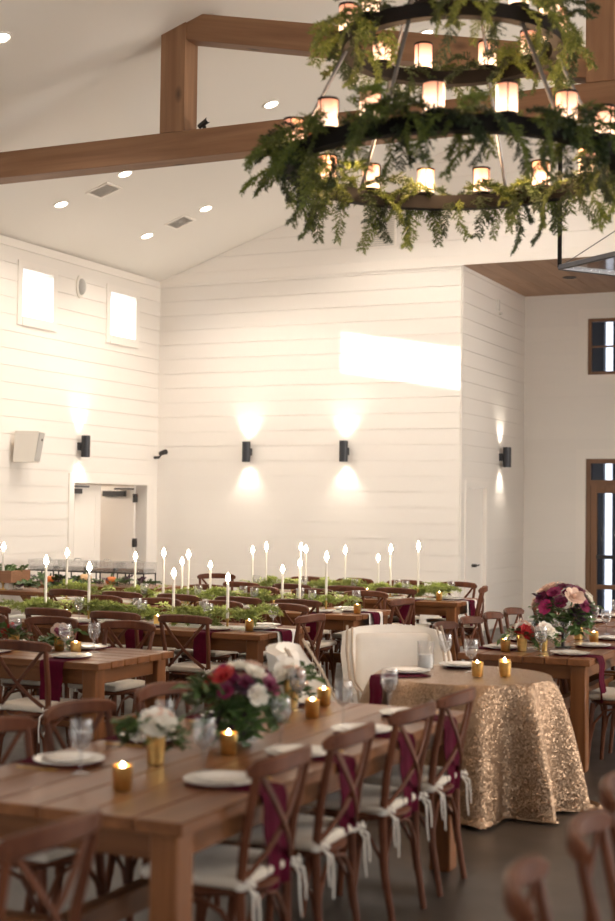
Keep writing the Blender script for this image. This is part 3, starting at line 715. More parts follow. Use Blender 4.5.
def make_votive():
    t = thing('votive_holder', 'x', 'candle holder')
    part('cup', MB().lathe([(.030, 0), (.033, .004), (.036, .085), (.033, .085), (.030, .008), (0, .008)], 18), 'gold', t)
    cn = part('candle', MB().lathe([(0, .008), (.029, .008), (.029, .06), (0, .06)], 14), 'votive_glow', t)
    part('flame', MB().lathe([(0, .06), (.007, .07), (.006, .08), (0, .098)], 8), 'flame', cn)
    return t
VOTIVE = Proto(make_votive)
def make_taper():
    """candle part heights scale with the thing; holder below"""
    t = thing('taper_candle', 'x', 'candle')
    part('holder', MB().lathe([(.036, 0), (.036, .006), (.010, .012), (.008, .05), (.013, .06), (.0165, .075), (.0165, .09), (0, .09)], 14), 'brass', t)
    cn = part('candle', MB().lathe([(0, .09), (.0125, .09), (.0115, .42), (.004, .428), (0, .43)], 12), 'wax', t)
    part('wick', MB().tube([(0, 0, .428), (.001, 0, .445)], .0015, 5), 'black_metal', cn)
    part('flame', MB().lathe([(0, .436), (.016, .450), (.022, .468), (.014, .495), (0, .525)], 10), 'flame', cn)
    return t
TAPER = Proto(make_taper)
def make_fork():
    t = thing('gold_fork', 'x', 'fork')
    part('handle', MB().tube([(0, -.09, .003), (0, 0, .004), (0, .035, .003)], [1.3, .8, 1.2], flat=(.009, .0035), upv=(1, 0, 0)), 'gold', t)
    for k in (-1, 0, 1): part('tine', MB().tube([(k * .003, .035, .003), (k * .006, .05, .003), (k * .006, .09, .004)], [.0016, .0016, .0008], 5), 'gold', t)
    return t
FORK = Proto(make_fork)
# napkin: lies under the plate, hangs over the table edge (edge at local y = 0, table towards +y)
def napkin_mesh(width, drop, seed):
    rnd = random.Random(seed); G = []
    prof = [(.30, .003), (.20, .003), (.10, .003), (.02, .003), (-.006, -.002), (-.014, -.02)] + [(-.016 - .006 * math.sin(k * .9 + seed), -.02 - (drop - .02) * k / 9) for k in range(1, 10)]
    for i, (y, z) in enumerate(prof):
        row = []; h = max(0, -z / drop); wv = width * (1 - .15 * h)
        for j in range(9):
            u = j / 8 - .5
            row.append((u * wv + .01 * h * math.sin(seed), y - .012 * h * (1 + math.sin(u * 11 + seed)) , z + (.012 * h * u)))
        G.append(row)
    return MB().slab(G, .004).mesh('napkin', 'burgundy')
NAPKINS = [napkin_mesh(.17, .30, 1), napkin_mesh(.18, .34, 2.3), napkin_mesh(.16, .27, 4.1)]
def napkin(x, y, inward, label):
    o = link('napkin', NAPKINS[int(abs(x * 37 + y * 53)) % 3], None, (x, y, ZT), math.radians(inward - 90))
    return tag(o, label, 'napkin', 'burgundy napkins')

# setting on a table edge: inward = direction (deg) from the edge to the table's middle
def setting(x, y, inward, where, nap=True, fork=False, gob=True, gside=1, lift=0.0):
    a = math.radians(inward); d = Vector((math.cos(a), math.sin(a))); s_ = Vector((-d.y, d.x))
    if nap:
        n_ = napkin(x - d.x * lift * 4, y - d.y * lift * 4, inward, 'burgundy napkin under plate, ' + where); n_.location.z += lift
    p = Vector((x, y)) + d * .20
    PLATE.put((p.x, p.y, ZT + lift + (.0062 if nap else .0008)), 0, 'white plate, ' + where, 'white dinner plates')
    if gob:
        q = Vector((x, y)) + d * .36 + s_ * .16 * gside
        GOBLET.put((q.x, q.y, ZT + .0005), 0, 'clear water goblet, ' + where, 'water goblets')
    if fork:
        q = Vector((x, y)) + d * .17 + s_ * .165 * gside
        FORK.put((q.x, q.y, ZT + .0008), math.radians(inward - 90), 'gold fork, ' + where, 'gold forks')

def front(i): return '%s from the front' % ordn(i)
for i, y in enumerate((4.45, 5.10, 5.75, 6.32)): setting(T1['x1'], y, 180, 'right of foreground table, ' + front(i), True, True, True, -1)
for i, y in enumerate((4.52, 5.12, 5.82, 6.38)): setting(T1['x0'], y, 0, 'left of foreground table, ' + front(i), True, True, True, -1 if i else -1)
for i, y in enumerate((9.55, 10.2, 10.85, 11.5)): setting(T6['x1'], y, 180, 'right of right-hand table, ' + front(i))
for i, y in enumerate((9.70, 10.35, 11.0, 11.65)): setting(T6['x0'], y, 0, 'left of right-hand table, ' + front(i))
for i, y in enumerate((12.5, 13.2)): setting(T7['x1'], y, 180, 'right of far right-hand table, ' + front(i)); setting(T7['x0'], y, 0, 'left of far right-hand table, ' + front(i))
for T, nm, near, far, head in ((T2, 'plain left table', [-5.22, -5.85], [-5.45, -6.1], False), (T3, 'nearest garland table', [-5.42, -6.05, -6.68], [-5.25, -5.9, -6.55], True),
                         (T4, 'middle garland table', [-5.50, -6.13, -6.76, -7.39], [-5.45, -6.05, -6.68], True), (T5, 'end-wall garland table', [-5.42, -6.03, -6.66, -7.28], [-5.28, -5.92, -6.55], True)):
    for i, x in enumerate(near): setting(x, T['y0'], 90, 'near side of %s, %s from right' % (nm, ordn(i)))
    for i, x in enumerate(far): setting(x, T['y1'], -90, 'far side of %s, %s from right' % (nm, ordn(i)))
    if head: setting(T['x1'], (T['y0'] + T['y1']) / 2 - .05, 180, 'right head of ' + nm, True, False, False, 1, .0045)
# settings on the sequined table
for i, (a, lab) in enumerate(((228, 'left edge of the gold table'), (112, 'back of the gold table'))):
    r_ = math.radians(a); x, y = GX + (GR + .05) * math.cos(r_), GY + (GR + .05) * math.sin(r_)
    o = napkin(x, y, a + 180, 'burgundy napkin under a plate, ' + lab); o.location.z = ZT + .004
    r_ -= (.33 if i == 0 else 0)
    p = (GX + (GR - .18) * math.cos(r_), GY + (GR - .18) * math.sin(r_)); PLATE.put((p[0], p[1], ZT + .0102), 0, 'white plate, ' + lab, 'white dinner plates')
for i, (x, y, lab) in enumerate(((-2.95, 8.42, 'beside the back plate of the gold table'), (-2.70, 8.18, 'in the middle of the gold table'))): GOBLET.put((x, y, ZT + .004), 0, 'clear goblet ' + lab, 'water goblets')

# white runners along the three garland tables, hanging over their right ends
for T, nm in ((T3, 'nearest'), (T4, 'middle'), (T5, 'farthest')):
    cy = (T['y0'] + T['y1']) / 2; G = []
    prof = [(T['x0'], .002)] + [(T['x0'] + (T['x1'] - T['x0']) * k / 8, .002) for k in range(1, 8)] + [(T['x1'] - .01, .002), (T['x1'] + .006, -.003), (T['x1'] + .010, -.03), (T['x1'] + .013, -.12), (T['x1'] + .016, -.24)]
    for x, z_ in prof: G.append([(x - (T['x1']), -.17 + .34 * j / 8, z_) for j in range(9)])
    o = part('table_runner', MB().slab(G, .0024), 'runner_white', None, (T['x1'], cy, ZT)); tag(o, 'white cloth runner on the %s garland table' % nm, 'table runner', 'white table runners')

# ================================================================ greenery and flowers
def leaf_quad(mb, p, d, n_, ln, wd):
    """a pointed leaf blade folded along its midrib"""
    d = d.normalized(); s_ = d.cross(n_); s_ = s_.normalized() if s_.length > 1e-6 else Vector((1, 0, 0)); n_ = s_.cross(d)
    a = p; b_ = p + d * ln * .45 + s_ * wd / 2 + n_ * wd * .12; c = p + d * ln; e = p + d * ln * .45 - s_ * wd / 2 + n_ * wd * .12; m_ = p + d * ln * .5
    mb.add([a, b_, c, e, m_], [(0, 1, 4), (1, 2, 4), (4, 2, 3), (0, 4, 3)])
def fern_mesh(seed, ln, droop, mat, needle=.030, nb=15):
    """feathery asparagus fern spray: arching stem, side branches, fine needles"""
    r = random.Random(seed); mb = MB(); pts = []; p = Vector((0, 0, 0)); d = Vector((1, r.uniform(-.2, .2), .25)).normalized()
    for k in range(nb):
        pts.append(p.copy()); p = p + d * ln / nb; d = (d + Vector((0, r.uniform(-.08, .08), -droop / nb * 2.4))).normalized()
    mb.tube(pts[::2], [.0035 * (1 - .7 * i / len(pts[::2])) for i in range(len(pts[::2]))], 4)
    for k in range(2, nb):
        t_ = (pts[k] - pts[k - 1]).normalized()
        for s_ in (-1, 1):
            side = t_.cross(Vector((0, 0, 1))); side = side.normalized() if side.length > .01 else Vector((0, 1, 0))
            bd = (t_ * .7 + side * s_ * r.uniform(.5, 1.1) + Vector((0, 0, r.uniform(-.6, .35)))).normalized()
            bl = ln * .24 * (1 - .6 * k / nb) * r.uniform(.7, 1.3)
            for q in range(7):
                b0 = pts[k] + bd * bl * (q + .5) / 7
                for z_ in range(3):
                    nd = (bd * .8 + Vector((r.uniform(-1, 1), r.uniform(-1, 1), r.uniform(-1, 1)))).normalized()
                    sd = nd.cross(Vector((r.uniform(-1, 1), r.uniform(-1, 1), r.uniform(-1, 1)))).normalized() * .0046
                    mb.add([b0 - sd, b0 + sd, b0 + nd * needle * r.uniform(.7, 1.2)], [(0, 1, 2)])
            mb.add([pts[k] - Vector((0, 0, .0015)), pts[k] + Vector((0, 0, .0015)), pts[k] + bd * bl], [(0, 1, 2)])
    me = bpy.data.meshes.new('fern'); me.from_pydata(mb.v, [], mb.f); me.materials.append(MATS[mat]); return me
def leafy_mesh(seed, ln, mat, leaf=(.055, .026), nb=9, droop=.7):
    r = random.Random(seed); mb = MB(); pts = []; p = Vector((0, 0, 0)); d = Vector((1, r.uniform(-.2, .2), .35)).normalized()
    for k in range(nb):
        pts.append(p.copy()); p = p + d * ln / nb; d = (d + Vector((0, r.uniform(-.15, .15), -droop / nb * 2))).normalized()
    mb.tube(pts, [.003] * nb, 4)
    for k in range(1, nb):
        t_ = (pts[k] - pts[k - 1]).normalized()
        for s_ in (-1, 1):
            side = t_.cross(Vector((0, 0, 1))); side = side.normalized() if side.length > .01 else Vector((0, 1, 0))
            ld = t_ * r.uniform(.3, .9) + side * s_ + Vector((0, 0, r.uniform(-.3, .5)))
            leaf_quad(mb, pts[k], ld, Vector((r.uniform(-.4, .4), r.uniform(-.4, .4), 1)), leaf[0] * r.uniform(.7, 1.2), leaf[1] * r.uniform(.8, 1.2))
    me = bpy.data.meshes.new('leafy'); me.from_pydata(mb.v, [], mb.f); me.materials.append(MATS[mat]); return me
FERN = [fern_mesh(k, .34 + .05 * (k % 3), .75 + .25 * (k % 2), 'fern' if k % 3 else 'fern_dark') for k in range(6)]
FERN_LONG = [fern_mesh(20 + k, .46, 1.15, 'fern_dark' if k % 2 else 'fern', nb=18) for k in range(4)]
GARL = [leafy_mesh(40 + k, .20, 'garland_green', (.052, .020)) for k in range(3)] + [fern_mesh(50 + k, .24, .6, 'garland_green', .035, 11) for k in range(3)]
LEAF = [leafy_mesh(60 + k, .17, 'leaf_green', (.07, .036), 6, .9) for k in range(4)]
PLUM = leafy_mesh(70, .15, 'plum_leaf', (.06, .035), 6, .6)

def flower_mesh(mat, seed, open_=1.0, petals=(3, 5, 7, 8)):
    """rose: rings of cupped petals round a closed heart, radius about 1 unit / z up"""
    r = random.Random(seed); mb = MB()
    mb.lathe([(0, .15), (.22, .25), (.26, .55), (.14, .80), (0, .86)], 8)
    for q, n in enumerate(petals):
        rad = .28 + .17 * q * open_; top = .92 - .10 * q; tilt = .10 + .22 * q * open_
        for k in range(n):
            a = 2 * PI * (k + .5 * (q % 2)) / n + r.uniform(-.15, .15); w_ = 2.3 * PI / n * .5 + .1; G = []
            for i in range(4):
                u = i / 3; row = []
                for j in range(4):
                    v = j / 3 - .5; aa = a + v * 2 * w_ * (.55 + .45 * math.sin(PI * min(1, u * .8 + .15)))
                    rr = rad * (.35 + .65 * math.sin(min(1.4, u * 1.45))) + tilt * u * u * (1 - .35 * abs(v)) 
                    row.append((rr * math.cos(aa), rr * math.sin(aa), .08 + (top - .08) * u - .12 * (2 * v) ** 2 * u))
                G.append(row)
            mb.slab(G, .03)
    return mb.mesh('flower', mat)
FLOW = {c: [flower_mesh('petal_' + c, 7 + i, .9 + .2 * i) for i in range(2)] for c in ('white', 'blush', 'burgundy', 'magenta', 'red')}
def place_dir(o, d, spin=0.0):
    q = Vector(d).normalized().to_track_quat('Z', 'Y'); o.rotation_mode = 'QUATERNION'
    o.rotation_quaternion = q @ Matrix.Rotation(spin, 3, 'Z').to_quaternion()
def place_x(o, d, spin=0.0):
    q = Vector(d).normalized().to_track_quat('X', 'Z'); o.rotation_mode = 'QUATERNION'
    o.rotation_quaternion = q @ Matrix.Rotation(spin, 3, 'X').to_quaternion()

def dome(parent, c, R, flowers, nleaf, seed, size=.05, squash=.75, leaves=LEAF, hang=0.0, lscale=1.0):
    """flowers over a dome of leaves; c = centre in the parent's frame"""
    r = random.Random(seed); c = Vector(c); n = len(flowers)
    for i, col in enumerate(flowers):
        zz = 1 - (i + .5) / n * 1.05; a = i * 2.399 + seed; s_ = math.sqrt(max(0, 1 - zz * zz))
        d = Vector((s_ * math.cos(a), s_ * math.sin(a), zz)); sz = size * .66 * r.uniform(.8, 1.2) * (1.15 if col in ('white', 'blush') else .9)
        o = link(col + '_bloom' if col in ('red', 'white') else col + '_bloom', FLOW[col][i % 2], parent, c + Vector((d.x * R, d.y * R, d.z * R * squash)) - d * sz * .5)
        o.scale = (sz, sz, sz); place_dir(o, d + Vector((0, 0, .3)), r.uniform(0, 6))
    for i in range(nleaf):
        a = r.uniform(0, 2 * PI); e = r.uniform(-.45, .7); d = Vector((math.cos(a), math.sin(a), e - hang * r.random()))
        me = leaves[i % len(leaves)]
        o = link('leaf_sprig', me, parent, c + Vector((d.x, d.y, 0)) * R * .35 + Vector((0, 0, -.02 + .03 * e)))
        place_x(o, d, r.uniform(-.5, .5)); s_ = r.uniform(.75, 1.15) * lscale; o.scale = (s_,) * 3

def bud_vase(x, y, label, cols, h=.12, seed=1, z=ZT):
    t = thing('bud_vase', label, 'vase', (x, y, z + .0005), 0, 'gold vases of roses')
    part('vase', MB().lathe([(.028, 0), (.032, .004), (.040, h), (.036, h), (.028, .01), (0, .01)], 18), 'gold', t)
    dome(t, (0, 0, h + .005), .055, cols, 12, seed, .066, .8, lscale=.85)
    return t

# ---- foreground table
def pts_T(x, y): return (x, y)
bud_vase(-2.80, 4.66, 'gold cup of blush and white roses, front of the foreground table', ['blush', 'white', 'blush', 'white'], .13, 3)
VOTIVE.put((-2.65, 4.19, ZT + .0005), 0, 'gold votive at the front of the foreground table', 'gold votives')
VOTIVE.put((-2.66, 4.99, ZT + .0005), 0, 'gold votive before the big bouquet', 'gold votives')
VOTIVE.put((-2.90, 6.45, ZT + .0005), 0, 'gold votive at the far end of the foreground table', 'gold votives')
VOTIVE.put((-2.78, 6.05, ZT + .0005), 0, 'gold votive behind the big bouquet', 'gold votives')
def bouquet(x, y, label, R, cols, nleaf, seed, h, size, kind, z=ZT, hang=.3):
    t = thing('bouquet', label, 'bouquet', (x, y, z + .0005), 0, 'large burgundy bouquets')
    if kind == 'glass':
        part('vase', MB().lathe([(.07, 0), (.075, .005), (.085, h), (.080, h), (.07, .012), (0, .012)], 24), 'glass', t)
        part('water', MB().lathe([(0, .013), (.069, .013), (.075, h * .6), (0, h * .6)], 20), 'glass', t)
        st = MB()
        for k in range(9): a = k * 2.4; st.tube([(.045 * math.cos(a + 2), .045 * math.sin(a + 2), .015), (.05 * math.cos(a), .05 * math.sin(a), h + .04)], .004, 5)
        part('stems', st, 'leaf_green', t)
    else:
        part('stand', MB().lathe([(.06, 0), (.06, .006), (.012, .012), (.010, h - .05), (.03, h - .03), (.055, h), (0, h)], 20), 'black_metal', t)
    dome(t, (0, 0, h + R * .35), R, cols, nleaf, seed, size, .8, LEAF + [PLUM], hang, 1.25)
    return t
BOUQ = ['white', 'burgundy', 'magenta', 'blush', 'burgundy', 'red', 'magenta', 'white', 'burgundy', 'blush', 'magenta', 'burgundy', 'white', 'red', 'burgundy', 'magenta', 'blush', 'burgundy', 'white', 'magenta', 'burgundy']
bouquet(-2.76, 5.28, 'large bouquet of burgundy, blush and white flowers on the foreground table', .155, ['white', 'blush', 'magenta', 'white', 'burgundy', 'red', 'burgundy', 'magenta', 'burgundy', 'blush', 'red', 'burgundy', 'magenta', 'burgundy', 'magenta', 'burgundy', 'white', 'burgundy'], 34, 5, .15, .052, 'glass', hang=.9)
bud_vase(-3.00, 6.28, 'gold vase of blush roses at the far end of the foreground table', ['blush', 'white', 'blush', 'white'], .14, 8)
# ---- plain left table
bud_vase(-5.55, 7.95, 'low gold vase of greenery on the plain left table', ['burgundy', 'blush'], .09, 12)
bud_vase(-5.95, 7.98, 'second low gold vase at the left edge of the plain left table', ['burgundy', 'red'], .09, 13)
VOTIVE.put((-5.30, 7.78, ZT + .0005), 0, 'amber votive on the plain left table', 'gold votives')
# ---- right-hand table
bouquet(-2.62, 10.05, 'tall bouquet of burgundy and white flowers on a black stand', .21, BOUQ, 36, 9, .22, .065, 'stand')
bud_vase(-2.80, 9.62, 'gold vase of white and red roses, left of the pair', ['white', 'red', 'blush', 'white', 'red'], .13, 15)
bud_vase(-2.68, 9.72, 'gold vase of blush roses, right of the pair', ['blush', 'white', 'red'], .12, 16)
bud_vase(-2.68, 10.75, 'tall gold vase of greenery behind the tall bouquet', ['blush'], .20, 17)
VOTIVE.put((-2.90, 9.55, ZT + .0005), 0, 'clear gold votive at the front of the right-hand table', 'gold votives')
VOTIVE.put((-2.50, 10.5, ZT + .0005), 0, 'gold votive behind the tall bouquet on the right-hand table', 'gold votives')
# ---- sequined table
for x, y, lab in ((-2.60, 8.00, 'left of the three on the gold table'), (-2.50, 8.22, 'rear one of the three on the gold table'), (-2.46, 8.10, 'right of the three on the gold table')):
    VOTIVE.put((x, y, ZT + .004), 0, 'gold votive, ' + lab, 'gold votives')
o = thing('glass_cylinder', 'clear glass cylinder vase on the gold table', 'vase', (-3.0, 8.20, ZT + .004))
part('vase', MB().lathe([(.045, 0), (.05, .004), (.052, .17), (.048, .17), (.046, .01), (0, .01)], 20), 'glass', o); part('filler', MB().lathe([(0, .011), (.044, .011), (.045, .09), (0, .09)], 16), 'runner_white', o)

# ---- garlands: sprigs laid along the runners, each a part
for T, nm, sd, n in ((T3, 'nearest', 1, 100), (T4, 'middle', 2, 110), (T5, 'farthest', 3, 110)):
    r = random.Random(sd); cy = (T['y0'] + T['y1']) / 2; L_ = T['x1'] - T['x0']
    g_ = thing('greenery_garland', 'loose green garland along the %s garland table' % nm, 'garland', (T['x1'], cy, ZT + .004), 0, 'table garlands')
    for i in range(n):
        a = r.choice((0, PI)) + r.uniform(-.9, .9); s_ = r.uniform(.8, 1.25)
        o = link('leaf_sprig', GARL[i % 6], g_, (-.25 - (L_ - .35) * (i + r.random()) / n, r.uniform(-.10, .10), .025 + r.uniform(0, .075)))
        o.scale = (s_,) * 3; place_x(o, (math.cos(a), math.sin(a), r.uniform(.2, .7)), r.uniform(-.3, .3))
# ---- taper candles: x along the table, flame height above the floor
CAND = {'nearest': (T3, [(-5.43, 1.19), (-6.0, 1.21), (-6.78, 1.24), (-7.3, 1.28)]),
        'middle': (T4, [(-5.54, 1.31), (-5.87, 1.23), (-6.01, 1.17), (-6.87, 1.18), (-7.07, 1.29), (-7.2, 1.21), (-7.36, 1.30), (-7.76, 1.25), (-8.54, 1.27)]),
        'farthest': (T5, [(-5.45, 1.37), (-5.82, 1.33), (-5.93, 1.22), (-6.38, 1.30), (-6.83, 1.30), (-6.94, 1.32), (-7.34, 1.32), (-7.57, 1.27)])}
for nm, (T, L_) in CAND.items():
    for i, (x, zt) in enumerate(L_):
        cy = (T['y0'] + T['y1']) / 2 + (.05 if i % 2 else -.05)
        TAPER.put((x, cy, ZT + .0035), 0, 'lit white taper candle on the %s garland table, %s from the right' % (nm, ordn(i)), 'lit taper candles', (1.0, 1.0, (zt - ZT) / .50))
for nm, (T, L_) in CAND.items():
    cy = (T['y0'] + T['y1']) / 2
    for i, x in enumerate((-5.15, -6.0, -6.9)):
        VOTIVE.put((x, cy - .20, ZT + .0035), 0, 'small gold votive on the %s garland table, %s from the right' % (nm, ordn(i)), 'gold votives')

# ================================================================ buffet at the far left
def buffet_table(x0, x1, y0, y1, label):
    t = thing('buffet_table', label, 'table', (x1, (y0 + y1) / 2, 0), 0, 'buffet tables'); L_ = x1 - x0; W = y1 - y0
    for i in range(5): link('plank', bevbox(L_, W / 5 - .004, .05, 'table_wood', .004, 1), t, (-L_ / 2, -W / 2 + W / 5 * (i + .5), .71))
    for sx in (-.18, -L_ + .18):
        for s_ in (-1, 1):
            link('crossed_leg', bevbox(1.02, .08, .08, 'table_wood', .004, 1), t, (sx, 0, .315 + .04), rot=(0, s_ * .78, PI / 2)).location.z = .32
    link('stretcher', bevbox(L_ - .4, .07, .07, 'table_wood', .004, 1), t, (-L_ / 2, 0, .33))
    return t
buffet_table(-10.95, -8.75, 14.45, 15.30, 'wooden buffet table with crossed legs and glass chafing stands')
buffet_table(-10.9, -8.95, 13.10, 13.80, 'wooden buffet table with greenery at the left edge of the picture')
def chafing(x, y, label):
    t = thing('chafing_stand', label, 'chafing dish', (x, y, ZT + .0005), 0, 'glass chafing stands')
    for sx in (-1, 1):
        for sy in (-1, 1): part('leg', MB().tube([(sx * .19, sy * .14, 0), (sx * .19, sy * .14, .15)], .010, 6), 'black_metal', t)
    rk = MB()
    for sy in (-1, 1): rk.tube([(-.20, sy * .14, .15), (.20, sy * .14, .15)], .008, 6)
    for sx in (-1, 1): rk.tube([(sx * .19, -.15, .15), (sx * .19, .15, .15)], .008, 6)
    part('rack', rk, 'black_metal', t)
    bx_ = MB()
    for a, b_ in (((-.20, -.15, .158), (.20, .15, .168)), ((-.20, -.15, .168), (-.19, .15, .28)), ((.19, -.15, .168), (.20, .15, .28)), ((-.19, -.15, .168), (.19, -.14, .28)), ((-.19, .14, .168), (.19, .15, .28))): bx_.box(a, b_)
    part('glass_pan', bx_, 'glass', t, smooth=False)
    part('food_tray', MB().box((-.18, -.13, .17), (.18, .13, .205)), 'steel', t, smooth=False)
    part('lid_handle', MB().tube([(-.05, 0, .285), (-.04, 0, .31), (.04, 0, .31), (.05, 0, .285)], .006, 6), 'steel', t)
    part('lid', MB().box((-.205, -.155, .281), (.205, .155, .288)), 'glass', t, smooth=False)
    return t
for i, x in enumerate((-10.66, -10.2, -9.76, -9.32)): chafing(x, 14.98, 'clear glass chafing stand on the buffet, %s from the left' % ordn(i))
def pumpkin(x, y, s_, mat, label):
    t = thing('pumpkin', label, 'pumpkin', (x, y, ZT + .0005), 0, 'small pumpkins on the buffet'); vs = []; fs = []
    n, m_ = 32, 9
    for i in range(m_):
        ph = -PI / 2 + PI * i / (m_ - 1)
        for j in range(n):
            a = 2 * PI * j / n; k = 1 - .10 * abs(math.sin(a * 4)); rr = max(.02, math.cos(ph)) * k
            vs.append((s_ * rr * math.cos(a), s_ * rr * math.sin(a), s_ * .8 * (1 + math.sin(ph) * (1 - .15 * (1 - min(1, rr))))))
    for i in range(m_ - 1):
        for j in range(n): fs.append((i * n + j, i * n + (j + 1) % n, (i + 1) * n + (j + 1) % n, (i + 1) * n + j))
    fs.append(tuple(range(n))[::-1]); fs.append(tuple(range((m_ - 1) * n, m_ * n)))
    part('flesh', MB().add(vs, fs), mat, t); part('stem', MB().tube([(0, 0, s_ * 1.3), (0, 0, s_ * 1.75), (s_ * .15, 0, s_ * 2.0)], [.012, .010, .008], 6), 'leaf_green', t)
pumpkin(-10.36, 14.62, .065, 'pumpkin_orange', 'small orange pumpkin, leftmost on the buffet')
pumpkin(-9.88, 14.68, .09, 'pumpkin_pale', 'pale peach pumpkin in the middle of the buffet')
pumpkin(-9.52, 14.72, .075, 'pumpkin_orange', 'small orange pumpkin nearest the right end of the buffet')
for x0, x1, y, lab, n in ((-10.85, -8.85, 14.64, 'dark leafy greens along the front of the chafing buffet', 46), (-10.8, -9.05, 13.42, 'leafy greens spread on the buffet at the left edge', 40)):
    r = random.Random(n); g_ = thing('buffet_greens', lab, 'greenery', (x1, y, ZT + .001), 0, 'buffet greenery')
    for i in range(n):
        a = r.uniform(0, 2 * PI); o = link('leaf_sprig', (LEAF + [PLUM])[i % 5], g_, (-(x1 - x0) * (i + .5) / n, r.uniform(-.05, .05), .015)); place_x(o, (math.cos(a), math.sin(a) * .5, r.uniform(.1, .8)), 0); o.scale = (1.1,) * 3
o = thing('wooden_crate', 'dark wooden planter box raised on a white stand at the left edge', 'planter', (-10.3, 13.42, ZT + .02), .05)
piece('stand', (-.30, -.16, -.0195), (.30, .16, .06), 'runner_white', o)
for a, b_ in (((-.36, -.20, .06), (.36, .20, .09)), ((-.36, -.20, .09), (.36, -.175, .20)), ((-.36, .175, .09), (.36, .20, .20)), ((-.36, -.175, .09), (-.335, .175, .20)), ((.335, -.175, .09), (.36, .175, .20))): piece('board', a, b_, 'crate_wood', o)
r = random.Random(77)
for i in range(26):
    a = r.uniform(0, 2 * PI); q = link('leaf_sprig', LEAF[i % 4], o, (-.30 + .6 * i / 25, r.uniform(-.12, .12), .17)); place_x(q, (math.cos(a) * .6, math.sin(a) * .6, r.uniform(.3, 1)), 0); q.scale = (.9,) * 3
TAPER.put((-10.05, 13.25, ZT + .0005), 0, 'lit white taper candle at the left edge beside the planter box', 'lit taper candles', (1.2, 1.2, 1.05))

# ================================================================ chandelier
CX, CY, CZ, R1, R2, Z2 = -2.63, 7.53, 3.66, .92, .60, 4.36
ch = thing('chandelier', 'tiered black ring chandelier wrapped in fern with amber candle lanterns', 'chandelier', (CX, CY, CZ))
def ring(name, R, z, hgt, wid):
    n = 96; pr = [(R - wid / 2, z), (R + wid / 2, z), (R + wid / 2, z + hgt), (R - wid / 2, z + hgt), (R - wid / 2, z)]
    part(name, MB().lathe(pr, n, cap=False), 'ring_metal', ch)
ring('lower_ring', R1, 0, .085, .07); ring('upper_ring', R2, Z2 - CZ, .08, .065); ring('top_ring', .30, 5.02 - CZ, .06, .05)
for a in (20, 80, 140, 200, 260, 320):
    r_ = math.radians(a + 7); c, s_ = math.cos(r_), math.sin(r_)
    part('rod', MB().tube([(R1 * c, R1 * s_, .08), (R2 * c, R2 * s_, Z2 - CZ + .02)], .011, 8), 'grey_metal', ch)
    part('rod', MB().tube([(R2 * c, R2 * s_, Z2 - CZ + .07), (.30 * c, .30 * s_, 5.03 - CZ)], .010, 8), 'grey_metal', ch)
part('suspension_rod', MB().tube([(0, 0, 5.05 - CZ), (0, 0, ceil_z(CX) - CZ - .02)], .018, 10), 'ring_metal', ch)
part('spider', MB().tube([(-.3, 0, 5.05 - CZ), (.3, 0, 5.05 - CZ)], .012, 8).tube([(0, -.3, 5.05 - CZ), (0, .3, 5.05 - CZ)], .012, 8), 'ring_metal', ch)
part('canopy', MB().lathe([(0, 0), (.10, 0), (.09, -.05), (0, -.06)], 20), 'ring_metal', ch, (0, 0, ceil_z(CX) - CZ - .03))
SH = MB().lathe([(.052, .012), (.054, .015), (.054, .165), (.050, .165), (.050, .02), (.0, .02)], 20, cap=False).mesh('shade', 'lantern_shade')
cg = MB().lathe([(.057, 0), (.057, .016), (.050, .016), (.050, 0), (.057, 0)], 18, cap=False); cg.lathe([(.058, .160), (.058, .172), (.052, .172), (.052, .160), (.058, .160)], 18, cap=False)
for k in range(3): a = 2 * PI * k / 3 + .5; cg.tube([(.057 * math.cos(a), .057 * math.sin(a), .008), (.057 * math.cos(a), .057 * math.sin(a), .166)], .0035, 5)
CG = cg.mesh('cage', 'ring_metal'); FL = MB().lathe([(0, .05), (.012, .065), (.016, .08), (.010, .105), (0, .13)], 10).mesh('flame', 'flame')
BASE = MB().lathe([(0, 0), (.05, 0), (.05, .012), (0, .012)], 16).mesh('dish', 'ring_metal')
fdir = math.atan2(-CY, -CX)   # from the chandelier towards the hall's near side
def lantern(R, z, ang):
    """ang in degrees: 0 = nearest the viewer side, positive to the right, 180 = far side"""
    a = fdir + math.radians(ang); x, y = R * math.cos(a), R * math.sin(a)
    o = link('candle_lantern', SH, ch, (x, y, z + .001), random.uniform(0, 6)); link('cage', CG, o); link('dish', BASE, o); link('flame', FL, o)
for a in (-96, -72, -45, -27, -5.6, 17.6, 40, 62, 88): lantern(R1, .085, a)
for a in (-55, -33, -10, 12, 37, 62): lantern(R1, .085, 180 - a)
for a in (-78, -48, -14, 36, 62, 92): lantern(R2, Z2 - CZ + .08, a)
for a in (-45, -17, 21, 50, 75): lantern(R2, Z2 - CZ + .08, 180 - a)
for i in range(6): light('lantern_glow', 'POINT', (.75 * math.cos(i * PI / 3), .75 * math.sin(i * PI / 3), .22), 13, (1, .62, .34), None, ch, shadow_soft_size=.10)
r = random.Random(11)
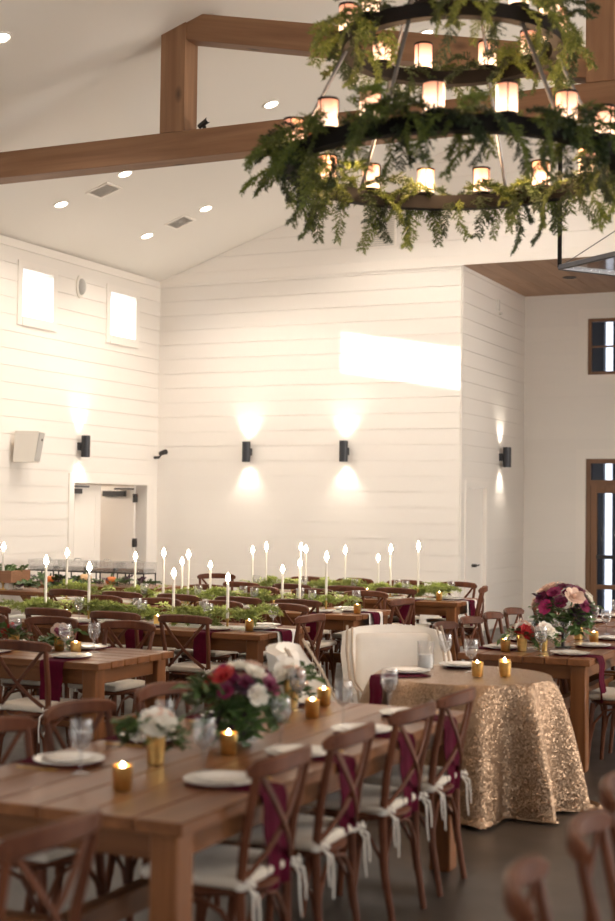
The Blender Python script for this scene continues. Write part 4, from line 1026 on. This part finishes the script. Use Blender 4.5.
def drape(R, z0, n, meshes, long_=False, sc_=1.0):
    for i in range(n):
        a = 2 * PI * (i + r.uniform(-.4, .4)) / n; io = r.choice((-1, 1, 1)); rad = Vector((math.cos(a), math.sin(a), 0)); tan = Vector((-rad.y, rad.x, 0)) * r.choice((-1, 1))
        if long_: d = rad * io * r.uniform(.3, .8) + tan * r.uniform(.1, .8) + Vector((0, 0, r.uniform(-1.0, -.1)))
        else: d = rad * io * r.uniform(.2, .9) + tan * r.uniform(.5, 1.2) + Vector((0, 0, r.uniform(-.25, .55)))
        o = link('fern_spray', meshes[i % len(meshes)], ch, rad * (R + io * .025) + Vector((0, 0, z0 + (r.uniform(.03, .09) if long_ else r.uniform(.06, .13))))); place_x(o, d, r.uniform(-.3, .3)); s_ = r.uniform(.75, 1.2) * sc_; o.scale = (s_,) * 3
drape(R1, 0, 128, FERN, sc_=.88); drape(R1, 0, 62, FERN_LONG, True, .74); drape(R2, Z2 - CZ, 78, FERN, sc_=.80); drape(R2, Z2 - CZ, 24, FERN_LONG, True, .6)

# ================================================================ hanging glass lantern frame at the right edge
az = math.radians(90 - 38)   # direction of the receding edge
lt = thing('hanging_lantern', 'dark metal framed hanging glass lantern cropped by the right edge', 'lantern', (-2.84, 10.72, 3.66), az)
S_ = 1.0
for x, y in ((0, 0), (S_, 0), (S_, -S_), (0, -S_)): part('corner_bar', MB().tube([(x, y, 0), (x, y, 3.0)], .017, 8), 'ring_metal', lt)
for a, b_ in (((0, 0), (S_, 0)), ((S_, 0), (S_, -S_)), ((S_, -S_), (0, -S_)), ((0, -S_), (0, 0))):
    for zz in (0, 3.0): part('rail', MB().tube([(*a, zz), (*b_, zz)], 1.0, flat=(.045, .03), upv=(0, 0, 1)), 'grey_metal' if zz == 0 else 'ring_metal', lt)
part('base_glass', MB().box((.02, -S_ + .02, -.004), (S_ - .02, -.02, .004)), 'pane', lt, smooth=False)
for x, y in ((.02, -.02), (S_ - .02, -.02), (S_ - .02, -S_ + .02), (.02, -S_ + .02)):
    xi, yi = (.34 if x < .5 else .66), (-.34 if y > -.5 else -.66)
    part('stay_wire', MB().tube([(x, y, .02), (xi, yi, .30)], .004, 5), 'grey_metal', lt); part('inner_bar', MB().tube([(xi, yi, .28), (xi, yi, .80)], .010, 6), 'ring_metal', lt)
for zz in (.28, .80):
    for a, b_ in (((.34, -.34), (.66, -.34)), ((.66, -.34), (.66, -.66)), ((.66, -.66), (.34, -.66)), ((.34, -.66), (.34, -.34))): part('inner_rail', MB().tube([(*a, zz), (*b_, zz)], .010, 6), 'ring_metal', lt)
part('suspension_rod', MB().tube([(S_ / 2, -S_ / 2, 3.0), (S_ / 2, -S_ / 2, ceil_z(-2.0) - 3.7)], .015, 8), 'ring_metal', lt)
for zz in (3.0,): part('top_cross', MB().tube([(0, 0, zz), (S_, -S_, zz)], .012, 6).tube([(S_, 0, zz), (0, -S_, zz)], .012, 6), 'ring_metal', lt)
